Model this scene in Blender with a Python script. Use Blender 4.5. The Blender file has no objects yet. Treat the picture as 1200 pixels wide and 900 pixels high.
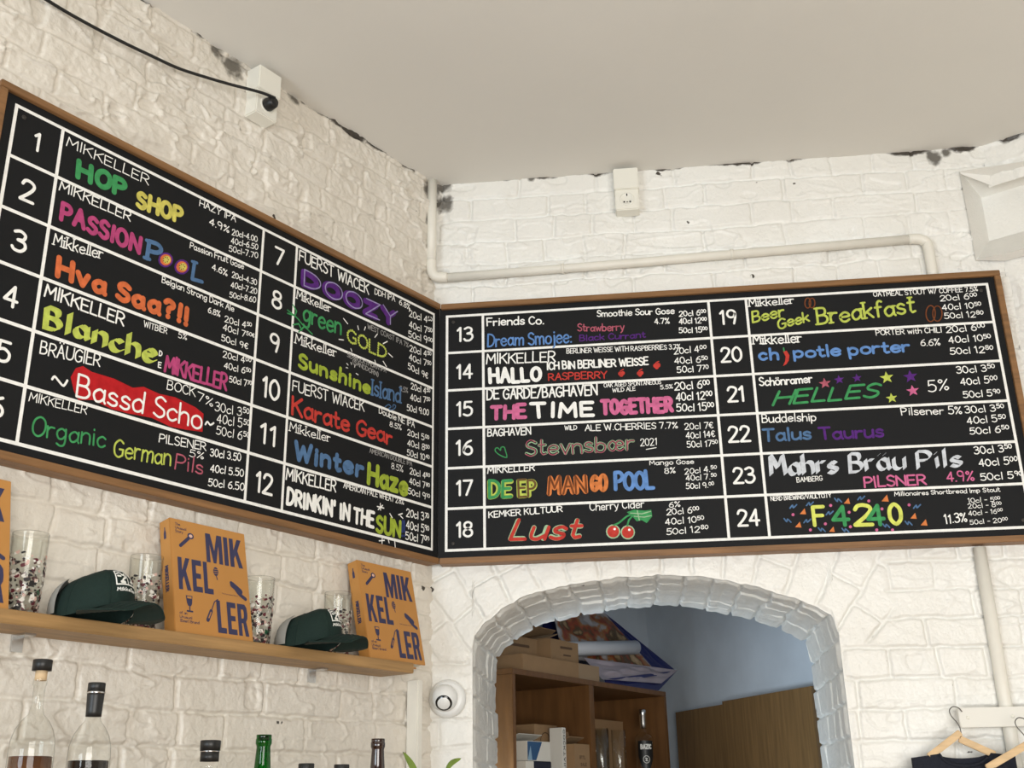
import bpy, bmesh, math, random
import numpy as np
from mathutils import Vector, Matrix
SC=bpy.context.scene; COL=SC.collection
# ------------------------------------------------ camera
cd=bpy.data.cameras.new('camera'); cam=bpy.data.objects.new('camera',cd); COL.objects.link(cam)
R_=Vector((0.99400844,0.10800942,-0.01676877)); U_=Vector((0.05401228,-0.35199933,0.93444055)); F_=Vector((-0.09502578,0.92974751,0.35572414))
cam.matrix_world=Matrix(((R_.x,U_.x,-F_.x,.55341),(R_.y,U_.y,-F_.y,-3.19324),(R_.z,U_.z,-F_.z,1.59864),(0,0,0,1)))
cd.sensor_fit='HORIZONTAL'; cd.sensor_width=36; cd.lens=1309.506*36/1200; cd.clip_start=.05
SC.camera=cam
# ------------------------------------------------ light
SC.view_settings.view_transform='Standard'; SC.view_settings.look='None'; SC.view_settings.gamma=1; SC.view_settings.use_curve_mapping=False
SC.view_settings.exposure=0.0
wd=bpy.data.worlds.new('world'); SC.world=wd; wd.use_nodes=True
wd.node_tree.nodes['Background'].inputs[0].default_value=(1.0,.93,.82,1); wd.node_tree.nodes['Background'].inputs[1].default_value=.15
def area(name,loc,target,sx,sy,power,col):
    l=bpy.data.lights.new(name,'AREA'); l.shape='RECTANGLE'; l.size=sx; l.size_y=sy; l.energy=power; l.color=col
    o=bpy.data.objects.new(name,l); COL.objects.link(o); o.location=loc
    o.rotation_euler=(Vector(target)-Vector(loc)).to_track_quat('-Z','Y').to_euler(); return o
area('street_window_light',(1.7,-5.0,1.45),(.9,0,1.2),2.4,2.0,152,(1,.975,.925))
area('side_window_light',(-1.75,-5.2,1.45),(.7,.6,1.3),1.5,1.8,98,(.80,.91,1))
area('storeroom_fill_light',(.0,.64,1.25),(1.15,1.35,1.95),.12,.6,11.0,(.70,.86,1))  # added cool fill hidden behind the back wall, no window stands there
# ------------------------------------------------ materials
MATS={}
def mat(name,col,rough=.6,metal=0,spec=.4,noise=0,nscale=30,bump=0,bscale=60,stretch=(1,1,1),col2=None,coat=0,emit=None):
    if name in MATS: return MATS[name]
    m=bpy.data.materials.new(name); MATS[name]=m; m.use_nodes=True; nt=m.node_tree; b=nt.nodes['Principled BSDF']
    c=(*col,1); b.inputs['Base Color'].default_value=c; b.inputs['Roughness'].default_value=rough; b.inputs['Metallic'].default_value=metal
    b.inputs['Specular IOR Level'].default_value=spec; b.inputs['Coat Weight'].default_value=coat
    if noise or bump:
        tc=nt.nodes.new('ShaderNodeTexCoord'); mp=nt.nodes.new('ShaderNodeMapping'); mp.inputs['Scale'].default_value=stretch; nt.links.new(tc.outputs['Object'],mp.inputs[0])
    if noise:
        n=nt.nodes.new('ShaderNodeTexNoise'); n.inputs['Scale'].default_value=nscale; n.inputs['Detail'].default_value=5; nt.links.new(mp.outputs[0],n.inputs['Vector'])
        r=nt.nodes.new('ShaderNodeValToRGB'); r.color_ramp.elements[0].position=.3; r.color_ramp.elements[1].position=.7
        d=col2 or tuple(x*(1-noise) for x in col)
        r.color_ramp.elements[0].color=(*d,1); r.color_ramp.elements[1].color=c
        nt.links.new(n.outputs['Fac'],r.inputs[0]); nt.links.new(r.outputs[0],b.inputs['Base Color'])
    if bump:
        n2=nt.nodes.new('ShaderNodeTexNoise'); n2.inputs['Scale'].default_value=bscale; n2.inputs['Detail'].default_value=6; nt.links.new(mp.outputs[0],n2.inputs['Vector'])
        bp=nt.nodes.new('ShaderNodeBump'); bp.inputs['Strength'].default_value=bump; bp.inputs['Distance'].default_value=.004
        nt.links.new(n2.outputs['Fac'],bp.inputs['Height']); nt.links.new(bp.outputs[0],b.inputs['Normal'])
    return m
def srgb(r,g,b): return tuple(((x/255)/12.92 if x/255<=.04045 else ((x/255+.055)/1.055)**2.4) for x in (r,g,b))
def paint_wall(name,col,dark,grime=0,blots=()):
    m=bpy.data.materials.new(name); MATS[name]=m; m.use_nodes=True; nt=m.node_tree; N=nt.nodes.new; L=nt.links.new; b=nt.nodes['Principled BSDF']
    b.inputs['Roughness'].default_value=.35; b.inputs['Specular IOR Level'].default_value=.45
    tc=N('ShaderNodeTexCoord')
    def noise(s,d=6): n=N('ShaderNodeTexNoise'); n.inputs['Scale'].default_value=s; n.inputs['Detail'].default_value=d; L(tc.outputs['Object'],n.inputs['Vector']); return n
    def ramp(src,a,b_,c0,c1):
        r=N('ShaderNodeValToRGB'); r.color_ramp.elements[0].position=a; r.color_ramp.elements[1].position=b_; r.color_ramp.elements[0].color=(*c0,1); r.color_ramp.elements[1].color=(*c1,1); L(src,r.inputs[0]); return r
    base=ramp(noise(3.2).outputs['Fac'],.35,.65,dark,col)
    # flecks where the paint has chipped down to dark brick
    sp=ramp(noise(23,3).outputs['Fac'],.745,.765,(0,0,0),(1,1,1))
    mx=N('ShaderNodeMix'); mx.data_type='RGBA'; L(sp.outputs[0],mx.inputs[0]); L(base.outputs[0],mx.inputs[6]); mx.inputs[7].default_value=(.05,.04,.03,1)
    last=mx.outputs[2]
    if grime:   # unpainted sooty band along the ceiling line
        sx=N('ShaderNodeSeparateXYZ'); L(tc.outputs['Object'],sx.inputs[0])
        ad=N('ShaderNodeMath'); ad.operation='MULTIPLY_ADD'; L(noise(9).outputs['Fac'],ad.inputs[0]); ad.inputs[1].default_value=.09; L(sx.outputs['Z'],ad.inputs[2])
        g=ramp(ad.outputs[0],0,1,(0,0,0),(1,1,1)); mr=N('ShaderNodeMapRange'); L(ad.outputs[0],mr.inputs[0]); mr.inputs[1].default_value=3.603; mr.inputs[2].default_value=3.61
        m2=N('ShaderNodeMix'); m2.data_type='RGBA'; L(mr.outputs[0],m2.inputs[0]); L(last,m2.inputs[6]); m2.inputs[7].default_value=(.06,.05,.04,1); last=m2.outputs[2]
    for bx,by,bz,br in blots:    # sooty grime by the socket, plus painted shade of a hole and pipe gaps
        ds=N('ShaderNodeVectorMath'); ds.operation='DISTANCE'; L(tc.outputs['Object'],ds.inputs[0]); ds.inputs[1].default_value=(bx,by,bz)
        ad=N('ShaderNodeMath'); ad.operation='MULTIPLY_ADD'; L(noise(26,7).outputs['Fac'],ad.inputs[0]); ad.inputs[1].default_value=br*1.5; L(ds.outputs['Value'],ad.inputs[2])
        mr=N('ShaderNodeMapRange'); L(ad.outputs[0],mr.inputs[0]); mr.inputs[1].default_value=br*1.62; mr.inputs[2].default_value=br*1.25; mr.inputs[3].default_value=0; mr.inputs[4].default_value=.88
        m3=N('ShaderNodeMix'); m3.data_type='RGBA'; L(mr.outputs[0],m3.inputs[0]); L(last,m3.inputs[6]); m3.inputs[7].default_value=(.075,.065,.05,1); last=m3.outputs[2]
    L(last,b.inputs['Base Color'])
    bp=N('ShaderNodeBump'); bp.inputs['Strength'].default_value=.7; bp.inputs['Distance'].default_value=.003; L(noise(120,9).outputs['Fac'],bp.inputs['Height']); L(bp.outputs[0],b.inputs['Normal'])
    return m
def thin_glass(name,tint,edge=.5,rough=.03):
    m=bpy.data.materials.new(name); MATS[name]=m; m.use_nodes=True; nt=m.node_tree; N=nt.nodes.new; L=nt.links.new
    nt.nodes.remove(nt.nodes['Principled BSDF']); out=[n for n in nt.nodes if n.type=='OUTPUT_MATERIAL'][0]
    lw=N('ShaderNodeLayerWeight'); lw.inputs[0].default_value=.35
    r=N('ShaderNodeValToRGB'); r.color_ramp.elements[0].position=.70; r.color_ramp.elements[0].color=(*tint,1); r.color_ramp.elements[1].color=(*[t*edge for t in tint],1)
    L(lw.outputs['Facing'],r.inputs[0]); tr=N('ShaderNodeBsdfTransparent'); L(r.outputs[0],tr.inputs[0])
    gl=N('ShaderNodeBsdfGlossy'); gl.inputs['Roughness'].default_value=rough
    pw=N('ShaderNodeMath'); pw.operation='POWER'; L(lw.outputs['Facing'],pw.inputs[0]); pw.inputs[1].default_value=3.0
    fr=N('ShaderNodeMath'); fr.operation='MULTIPLY_ADD'; L(pw.outputs[0],fr.inputs[0]); fr.inputs[1].default_value=.45; fr.inputs[2].default_value=.035
    lw.inputs[0].default_value=.5; mx=N('ShaderNodeMixShader'); L(fr.outputs[0],mx.inputs[0]); L(tr.outputs[0],mx.inputs[1]); L(gl.outputs[0],mx.inputs[2]); L(mx.outputs[0],out.inputs['Surface'])
    return m
WALLP=paint_wall('painted_brick',(.83,.82,.78),(.78,.76,.71),1,[(1.600,.03,3.535,.034),(1.64,.03,3.55,.022),(.005,.04,3.49,.045),(.0,.04,3.56,.04),(.30,.03,3.565,.02)])
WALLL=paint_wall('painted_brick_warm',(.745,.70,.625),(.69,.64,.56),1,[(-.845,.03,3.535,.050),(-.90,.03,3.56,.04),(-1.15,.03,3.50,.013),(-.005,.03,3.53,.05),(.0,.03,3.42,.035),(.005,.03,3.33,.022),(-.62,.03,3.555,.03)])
CEIL=mat('ceiling_paint',(.74,.715,.665),.8,noise=.04,nscale=2,bump=.1,bscale=40)
STOREP=mat('storeroom_paint',(.74,.80,.86),.8,noise=.12,nscale=5)
FLOORM=mat('floor_boards',(.40,.29,.18),.5,noise=.3,nscale=4,stretch=(1,8,1))
BOARD=mat('chalkboard_black',(.009,.0095,.0105),.62,spec=.18,noise=.35,nscale=14,col2=(.009,.0095,.0105))
FRAME=mat('frame_wood',(.28,.14,.054),.5,noise=.4,nscale=9,stretch=(.6,6,9),bump=.15)
SHELFW=mat('oak_shelf',(.42,.245,.095),.5,noise=.35,nscale=8,stretch=(.7,6,12),bump=.15)
CUBW=mat('brown_veneer',(.17,.078,.026),.45,noise=.35,nscale=7,stretch=(5,5,.7),bump=.1)
PANW=mat('oak_veneer',(.30,.17,.065),.5,noise=.35,nscale=7,stretch=(9,9,.6),bump=.1)
WHITEP=mat('white_plastic',(.80,.78,.70),.35)
PIPEP=mat('pipe_paint',(.80,.77,.69),.4,noise=.08,nscale=12,bump=.25,bscale=50)
BLACK=mat('black_rubber',(.012,.012,.012),.4)
DARKHOLE=mat('dark_slot',(.01,.01,.01),.8)
STEEL=mat('steel',(.6,.6,.6),.25,1)
CARD=mat('cardboard',(.31,.19,.095),.8,noise=.1,nscale=20,bump=.1)
CARDD=mat('printed_ink_brown',(.10,.055,.03),.8)
BOOKC=mat('ochre_cover',(.50,.235,.06),.5,noise=.06,nscale=10)
NAVY=mat('navy_print',(.035,.035,.09),.5)
PAGES=mat('paper_pages',(.75,.70,.58),.8,noise=.2,nscale=60,stretch=(1,1,20))
CAPG=mat('cap_green',(.004,.019,.014),.85,noise=.3,nscale=200,bump=.2,bscale=300)
CAPW=mat('cap_grey_mesh',(.33,.32,.29),.9,bump=.2,bscale=300)
WHITEI=mat('white_thread',(.8,.8,.76),.7)
GLASS=thin_glass('clear_glass',(.99,.995,.985),.42)
GREENG=thin_glass('green_glass',(.05,.36,.09),.5)
BROWNG=mat('brown_glass',(.022,.008,.005),.08,spec=.6,coat=.4)
LIQ=mat('amber_spirit',(.05,.016,.006),.15,noise=.5,nscale=18,col2=(.20,.075,.02))
LIQD=mat('dark_spirit',(.012,.008,.006),.15)
CORK=mat('cork',(.62,.45,.27),.8,noise=.2)
LEAF=mat('leaf_green',(.22,.33,.05),.45,noise=.25,nscale=40)
TERRA=mat('terracotta',(.42,.18,.09),.8)
CAMW=mat('camera_white',(.78,.78,.76),.3)
HANGW=mat('hanger_beech',(.72,.50,.27),.5,noise=.2,nscale=10,stretch=(2,2,10))
SHIRT=mat('navy_jersey',(.012,.014,.024),.9,noise=.3,nscale=150,bump=.3,bscale=200)
def soft(v): g=.3*v[0]+.55*v[1]+.15*v[2]; return [c*.84+g*.16 for c in v]
CHALK={k:mat('chalk_'+k,srgb(*soft(v)),.85,spec=.1,noise=.14 if k=='white' else .34,nscale=70 if k=='white' else 55) for k,v in dict(white=(246,245,240),dim=(170,168,165),green=(62,165,92),lime=(200,215,80),lime2=(168,190,48),yellow=(222,210,88),yellowl=(232,240,96),
 pink=(205,70,130),pinkl=(232,108,160),rose=(200,95,115),orange=(238,112,58),orangel=(238,130,62),blue=(84,124,172),skyblue=(100,150,222),navyblue=(55,70,130),purple=(98,44,140),lavender=(165,150,205),
 redchalk=(222,62,52),brown=(135,72,38),brown2=(120,90,50),paleg=(168,205,160),silver=(215,220,228)).items()}
CHALK['red']=mat('chalk_red_field',srgb(190,38,42),.85,spec=.1,noise=.25,nscale=60)
CHALK['board']=BOARD
# ------------------------------------------------ builders
class MB:
    def __init__(s): s.v=[];s.f=[];s.m=[];s.mats=[];s.sm=[]
    def mi(s,m):
        if m not in s.mats: s.mats.append(m)
        return s.mats.index(m)
    def add(s,vs,fs,m,smooth=False):
        o=len(s.v); s.v.extend([tuple(x) for x in vs]); i=s.mi(m)
        for f in fs: s.f.append(tuple(o+k for k in f)); s.m.append(i); s.sm.append(smooth)
    def bm(s,b,m,smooth=False):
        b.verts.index_update(); s.add([v.co for v in b.verts],[[v.index for v in f.verts] for f in b.faces],m,smooth); b.free()
    def box(s,x0,x1,y0,y1,z0,z1,m,bev=0,M=None,seg=2):
        b=bmesh.new(); bmesh.ops.create_cube(b,size=1)
        for v in b.verts: v.co=Vector((x0+(v.co.x+.5)*(x1-x0),y0+(v.co.y+.5)*(y1-y0),z0+(v.co.z+.5)*(z1-z0)))
        if bev: bmesh.ops.bevel(b,geom=list(b.edges),offset=bev,segments=seg,affect='EDGES')
        if M is not None: b.transform(M)
        s.bm(b,m); return s
    def lathe(s,prof,m,n=28,c=(0,0,0),smooth=True,M=None,cap=True):
        vs=[];fs=[];k=len(prof)
        for i in range(n):
            a=2*math.pi*i/n
            for r,z in prof: vs.append(Vector((r*math.cos(a),r*math.sin(a),z)))
        for i in range(n):
            j=(i+1)%n
            for q in range(k-1): fs.append((i*k+q,j*k+q,j*k+q+1,i*k+q+1))
        if cap:
            if prof[0][0]>1e-5: fs.append(tuple(i*k for i in range(n))[::-1])
            if prof[-1][0]>1e-5: fs.append(tuple(i*k+k-1 for i in range(n)))
        if M is not None: vs=[M@v for v in vs]
        s.add([(v.x+c[0],v.y+c[1],v.z+c[2]) for v in vs],fs,m,smooth); return s
    def tube(s,pts,r,m,n=10,smooth_path=0,cap=True):
        P=[Vector(p) for p in pts]
        if smooth_path: P=[Vector(p) for p in catmull([tuple(p) for p in P],smooth_path)]
        vs=[];fs=[]; t=(P[1]-P[0]).normalized(); nrm=t.orthogonal().normalized()
        for i,p in enumerate(P):
            tt=((P[min(i+1,len(P)-1)]-P[max(i-1,0)])).normalized(); q=t.rotation_difference(tt); nrm=(q@nrm).normalized(); t=tt; bn=t.cross(nrm)
            rr=r[i] if isinstance(r,(list,tuple)) else r
            for k in range(n):
                a=2*math.pi*k/n; vs.append(p+nrm*(math.cos(a)*rr)+bn*(math.sin(a)*rr))
        for i in range(len(P)-1):
            for k in range(n): fs.append((i*n+k,i*n+(k+1)%n,(i+1)*n+(k+1)%n,(i+1)*n+k))
        if cap: fs.append(tuple(range(n))[::-1]); fs.append(tuple((len(P)-1)*n+k for k in range(n)))
        s.add(vs,fs,m,True); return s
    def prism(s,poly,y0,y1,m,M=None,bev=0):      # polygon in x,z extruded along y
        b=bmesh.new(); vs=[b.verts.new((x,y0,z)) for x,z in poly]; f=b.faces.new(vs)
        r=bmesh.ops.extrude_face_region(b,geom=[f]); bmesh.ops.translate(b,verts=[g for g in r['geom'] if isinstance(g,bmesh.types.BMVert)],vec=(0,y1-y0,0))
        bmesh.ops.recalc_face_normals(b,faces=list(b.faces))
        if bev: bmesh.ops.bevel(b,geom=list(b.edges),offset=bev,segments=2,affect='EDGES')
        if M is not None: b.transform(M)
        s.bm(b,m); return s
    def xf(s,M): s.v=[tuple(M@Vector(v)) for v in s.v]; return s
    def build(s,name,parent=None,label=None):
        me=bpy.data.meshes.new(name); me.from_pydata(s.v,[],s.f)
        for m in s.mats: me.materials.append(m)
        me.polygons.foreach_set('material_index',s.m); me.polygons.foreach_set('use_smooth',s.sm); me.update()
        o=bpy.data.objects.new(name,me); COL.objects.link(o)
        if parent: o.parent=parent
        if label: o['label']=label
        return o
def tag(o,label,cat,group=None):
    o['label']=label; o['category']=cat
    if group: o['group']=group
    return o
def thing(name,label,cat,loc=(0,0,0),rz=0,group=None,rx=0):
    o=bpy.data.objects.new(name,None); COL.objects.link(o); o.location=loc; o.rotation_euler=(rx,0,rz); o.empty_display_size=.1
    return tag(o,label,cat,group)
def struct(o): o['kind']='structure'; return o
def dup(root,loc,label,rz=None):
    r=root.copy(); COL.objects.link(r); r.location=loc; r['label']=label
    if rz is not None: r.rotation_euler[2]=rz
    for ch in list(root.children):
        c=ch.copy(); COL.objects.link(c); c.parent=r
        for g in ch.children: d=g.copy(); COL.objects.link(d); d.parent=c
    return r
def catmull(P,n=4):
    P=[tuple(p) for p in P]
    if len(P)<3: return P
    closed=P[0]==P[-1]; out=[]
    for i in range(len(P)-1):
        p1,p2=P[i],P[i+1]; p0=P[i-1] if i>0 else (P[-2] if closed else p1); p3=P[i+2] if i+2<len(P) else (P[1] if closed else p2)
        for k in range(n):
            t=k/n; out.append(tuple(.5*(2*b+(c-a)*t+(2*a-5*b+4*c-d)*t*t+(3*b-a-3*c+d)*t**3) for a,b,c,d in zip(p0,p1,p2,p3)))
    out.append(P[-1]); return out
LROT=math.atan2(.86385,.50374)          # the left wall: local x runs along the wall to the corner, local -y into the room
LM=Matrix.Rotation(LROT,4,'Z')
def lw(x,off,z): return tuple(LM@Vector((x,-off,z)))    # point at distance off in front of the left board plane
# ------------------------------------------------ handwriting: single-stroke alphabet
GL={}
for ln in """A 6|L0 0 3 10 6 0|L1.2 4 4.8 4
B 5.5|L0 0 0 10|C0 10 3.6 9.6 4.4 7.5 3.4 5.5 0 5.2|C0 5.2 3.8 5 5.3 2.6 3.8 .3 0 0
C 5.5|C5.3 8.2 3.2 10 .8 8.2 0 5 .8 1.6 3.2 0 5.4 1.6
D 6|L0 0 0 10|C0 10 3.4 9.4 5.6 7 5.6 3.4 3.4 .6 0 0
E 5|L5 10 0 10 0 0 5 0|L0 5.2 4.2 5.2
F 5|L5 10 0 10 0 0|L0 5.2 4.2 5.2
G 6|C5.6 8.4 3.2 10 .7 8 0 5 .8 1.5 3.2 0 5.6 1.4|L5.6 1.2 5.8 4.6 3.4 4.6
H 6|L0 0 0 10|L6 0 6 10|L0 5.2 6 5.2
I 1|L.5 0 .5 10
J 4|C4 10 4 3 3.4 .7 1.8 0 0 1.2
K 5.5|L0 0 0 10|L5.3 10 0 4.6|L1.8 6 5.5 0
L 4.6|L0 10 0 0 4.6 0
M 7|L0 0 .6 10 3.5 3.4 6.4 10 7 0
N 6|L0 0 0 10 6 0 6 10
O 6.4|C3.2 10 .8 8.4 0 5 .8 1.6 3.2 0 5.6 1.6 6.4 5 5.6 8.4 3.2 10
P 5.3|L0 0 0 10|C0 10 3.6 9.8 5.2 7.4 3.6 5 0 4.6
Q 6.4|C3.2 10 .8 8.4 0 5 .8 1.6 3.2 0 5.6 1.6 6.4 5 5.6 8.4 3.2 10|L3.8 2.6 6.4 -.6
R 5.6|L0 0 0 10|C0 10 3.6 9.8 5.2 7.4 3.6 5 0 4.6|L2.2 4.8 5.6 0
S 5|C4.8 8.6 2.6 10 .5 8.6 .6 6.4 2.6 5.1 4.6 3.8 4.7 1.4 2.6 0 0 1.4
T 6|L0 10 6 10|L3 10 3 0
U 6|C0 10 0 3.4 .9 .8 3 0 5.1 .8 6 3.4 6 10
V 6|L0 10 3 0 6 10
W 8.4|L0 10 2.1 0 4.2 8 6.3 0 8.4 10
X 6|L0 0 6 10|L0 10 6 0
Y 6|L0 10 3 5 6 10|L3 5 3 0
Z 5.6|L0 10 5.6 10 0 0 5.6 0
a 5|C4.5 4.6 2.6 6 .6 4.6 .1 2.6 1.2 .3 3 .4 4.5 2.2|L4.6 6 4.6 1 5.2 .1
b 5|L0 10 0 0|C0 4.2 2 6 4.2 4.8 4.6 2.6 3.6 .4 1.6 .1 0 1.4
c 4.4|C4.3 4.9 2.6 6 .6 4.8 0 2.8 .9 .6 2.6 0 4.4 1.2
d 5|L4.7 10 4.7 0|C4.7 4.2 2.8 6 .7 4.8 0 2.8 .9 .4 2.8 .1 4.7 1.6
e 4.8|C.2 3.1 4.5 3.4 4.2 5.2 2.4 6 .5 4.7 0 2.7 1 .5 2.8 0 4.6 1.1
f 3.4|C3.6 9.4 2.4 10 1.4 8.8 1.2 6 1.2 0|L0 6 3 6
g 5|C4.5 4.8 2.6 6 .6 4.8 .1 2.8 1.2 .6 3 .7 4.5 2.4|C4.6 6 4.6 .6 4 -2.4 2.2 -3.2 .3 -2.2
h 4.8|L0 10 0 0|C0 4 1.8 5.9 3.8 5.6 4.5 3.8 4.5 0
i 1|L.5 6 .5 0|L.5 8.3 .5 8.6
j 2|C1.5 6 1.5 -1.6 .2 -3|L1.5 8.3 1.5 8.6
k 4.4|L0 10 0 0|L4 6 0 2.6|L1.4 3.8 4.4 0
l 1|L.5 10 .5 0
m 7.4|L0 6 0 0|C0 4 1.5 5.9 3.1 5.5 3.6 3.8 3.6 0|C3.6 4 5.2 5.9 6.8 5.5 7.2 3.8 7.2 0
n 4.7|L0 6 0 0|C0 4 1.8 5.9 3.8 5.5 4.5 3.8 4.5 0
o 5|C2.5 6 .6 5 0 3 .6 .9 2.5 0 4.4 .9 5 3 4.4 5 2.5 6
p 5|L0 6 0 -3.2|C0 4.2 2 6 4.2 4.8 4.6 2.8 3.6 .5 1.6 .1 0 1.6
r 3.4|L0 6 0 0|C0 3.6 1.4 5.6 3.4 5.6
s 4|C3.8 5 2.2 6 .5 5 .8 3.6 2.2 3 3.8 2.2 3.6 .6 1.9 0 0 .9
t 3.4|L1.3 9 1.3 1.4 2.2 .1 3.6 .6|L0 6 3.2 6
u 4.7|C0 6 0 2 .8 .3 2.4 .1 4.4 1.8|L4.6 6 4.6 0
v 4.6|L0 6 2.3 0 4.6 6
w 6.6|L0 6 1.7 0 3.3 5 5 0 6.6 6
x 4.4|L0 6 4.4 0|L4.4 6 0 0
y 4.6|L0 6 2.4 .4|L4.7 6 2.2 -1.6 .6 -3
z 4.2|L0 6 4.2 6 0 0 4.2 0
ä 5|C4.5 4.6 2.6 6 .6 4.6 .1 2.6 1.2 .3 3 .4 4.5 2.2|L4.6 6 4.6 1 5.2 .1|L1.2 8.2 1.3 8.4|L3.6 8.2 3.7 8.4
ö 5|C2.5 6 .6 5 0 3 .6 .9 2.5 0 4.4 .9 5 3 4.4 5 2.5 6|L1.2 8.2 1.3 8.4|L3.6 8.2 3.7 8.4
æ 7.6|C3.5 4.8 2.2 6 .6 4.6 .1 2.6 1 .4 2.4 .3 3.7 2.4|C3.7 3.1 7.2 3.4 6.9 5.2 5.4 6 3.9 4.7 3.6 2.4 4.4 .5 5.8 0 7.4 1.1
Ä 6|L0 0 3 10 6 0|L1.2 4 4.8 4|L1.4 11.6 1.5 11.8|L4.5 11.6 4.6 11.8
0 5|C2.5 10 .5 8 0 5 .5 2 2.5 0 4.5 2 5 5 4.5 8 2.5 10
1 2.4|L0 8 1.6 10 1.6 0
2 5|C.2 7.8 1 9.6 2.6 10 4.4 9 4.6 7 3 4 0 .1|L0 0 5 0
3 4.8|C.3 9 2.4 10 4.3 8.6 3.8 6.2 1.8 5.4 4.2 4.8 4.8 2.4 3.2 .2 .9 .2 0 1.4
4 5|L3.6 0 3.6 10 0 3 5 3
5 4.8|L4.5 10 .7 10 .4 5.6|C.4 5.6 2.6 6.4 4.7 4.4 4.3 1.2 2.2 0 0 1
6 4.8|C4.2 9.6 1.8 8 .2 4.4 .4 1.4 2.4 0 4.4 1 4.7 3.6 3.2 5.6 1.2 5 .2 3
7 4.8|L0 10 4.8 10 1.6 0
8 4.8|C2.4 5.4 .6 6.6 .6 9 2.4 10 4.2 9 4.2 6.6 2.4 5.4 .3 4 .2 1.4 2.4 0 4.6 1.4 4.5 4 2.4 5.4
9 4.8|C4.5 7.4 3.4 5 1.2 5 .1 7.2 1 9.6 3 10 4.5 8.4 4.6 5 3.6 0
. 1|L.4 .2 .6 .3
- 3|L0 4.4 3 4.4
% 6|L5.4 10 .6 0|C1.2 10 0 8.6 1.2 7 2.4 8.6 1.2 10|C4.8 3.2 3.6 1.6 4.8 0 6 1.6 4.8 3.2
€ 5|C5 8.6 3 10 1.2 7.5 1.2 2.5 3 0 5 1.4|L0 6 3.6 6|L0 4 3.4 4
/ 4|L0 -.6 4 10.6
? 4.4|C0 8.4 1.6 10 3.9 9 3.9 7 2 5.2 1.9 3.2|L1.9 .2 2 .4
! 1|L.5 10 .5 3|L.5 .2 .6 .4
: 1|L.4 .6 .6 .8|L.4 4.6 .6 4.8
' 1|L.5 10 .4 7.5
( 2|C2 11 .4 8 .4 2 2 -1
) 2|C0 11 1.6 8 1.6 2 0 -1""".split('\n'):
    ch,rest=ln.split(' ',1); w,*st=rest.split('|'); ss=[]
    for s_ in st:
        q=[float(x) for x in s_[1:].split()]; pp=list(zip(q[::2],q[1::2]))
        ss.append((s_[0],pp))
    GL[ch]=(float(w),ss)
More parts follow.
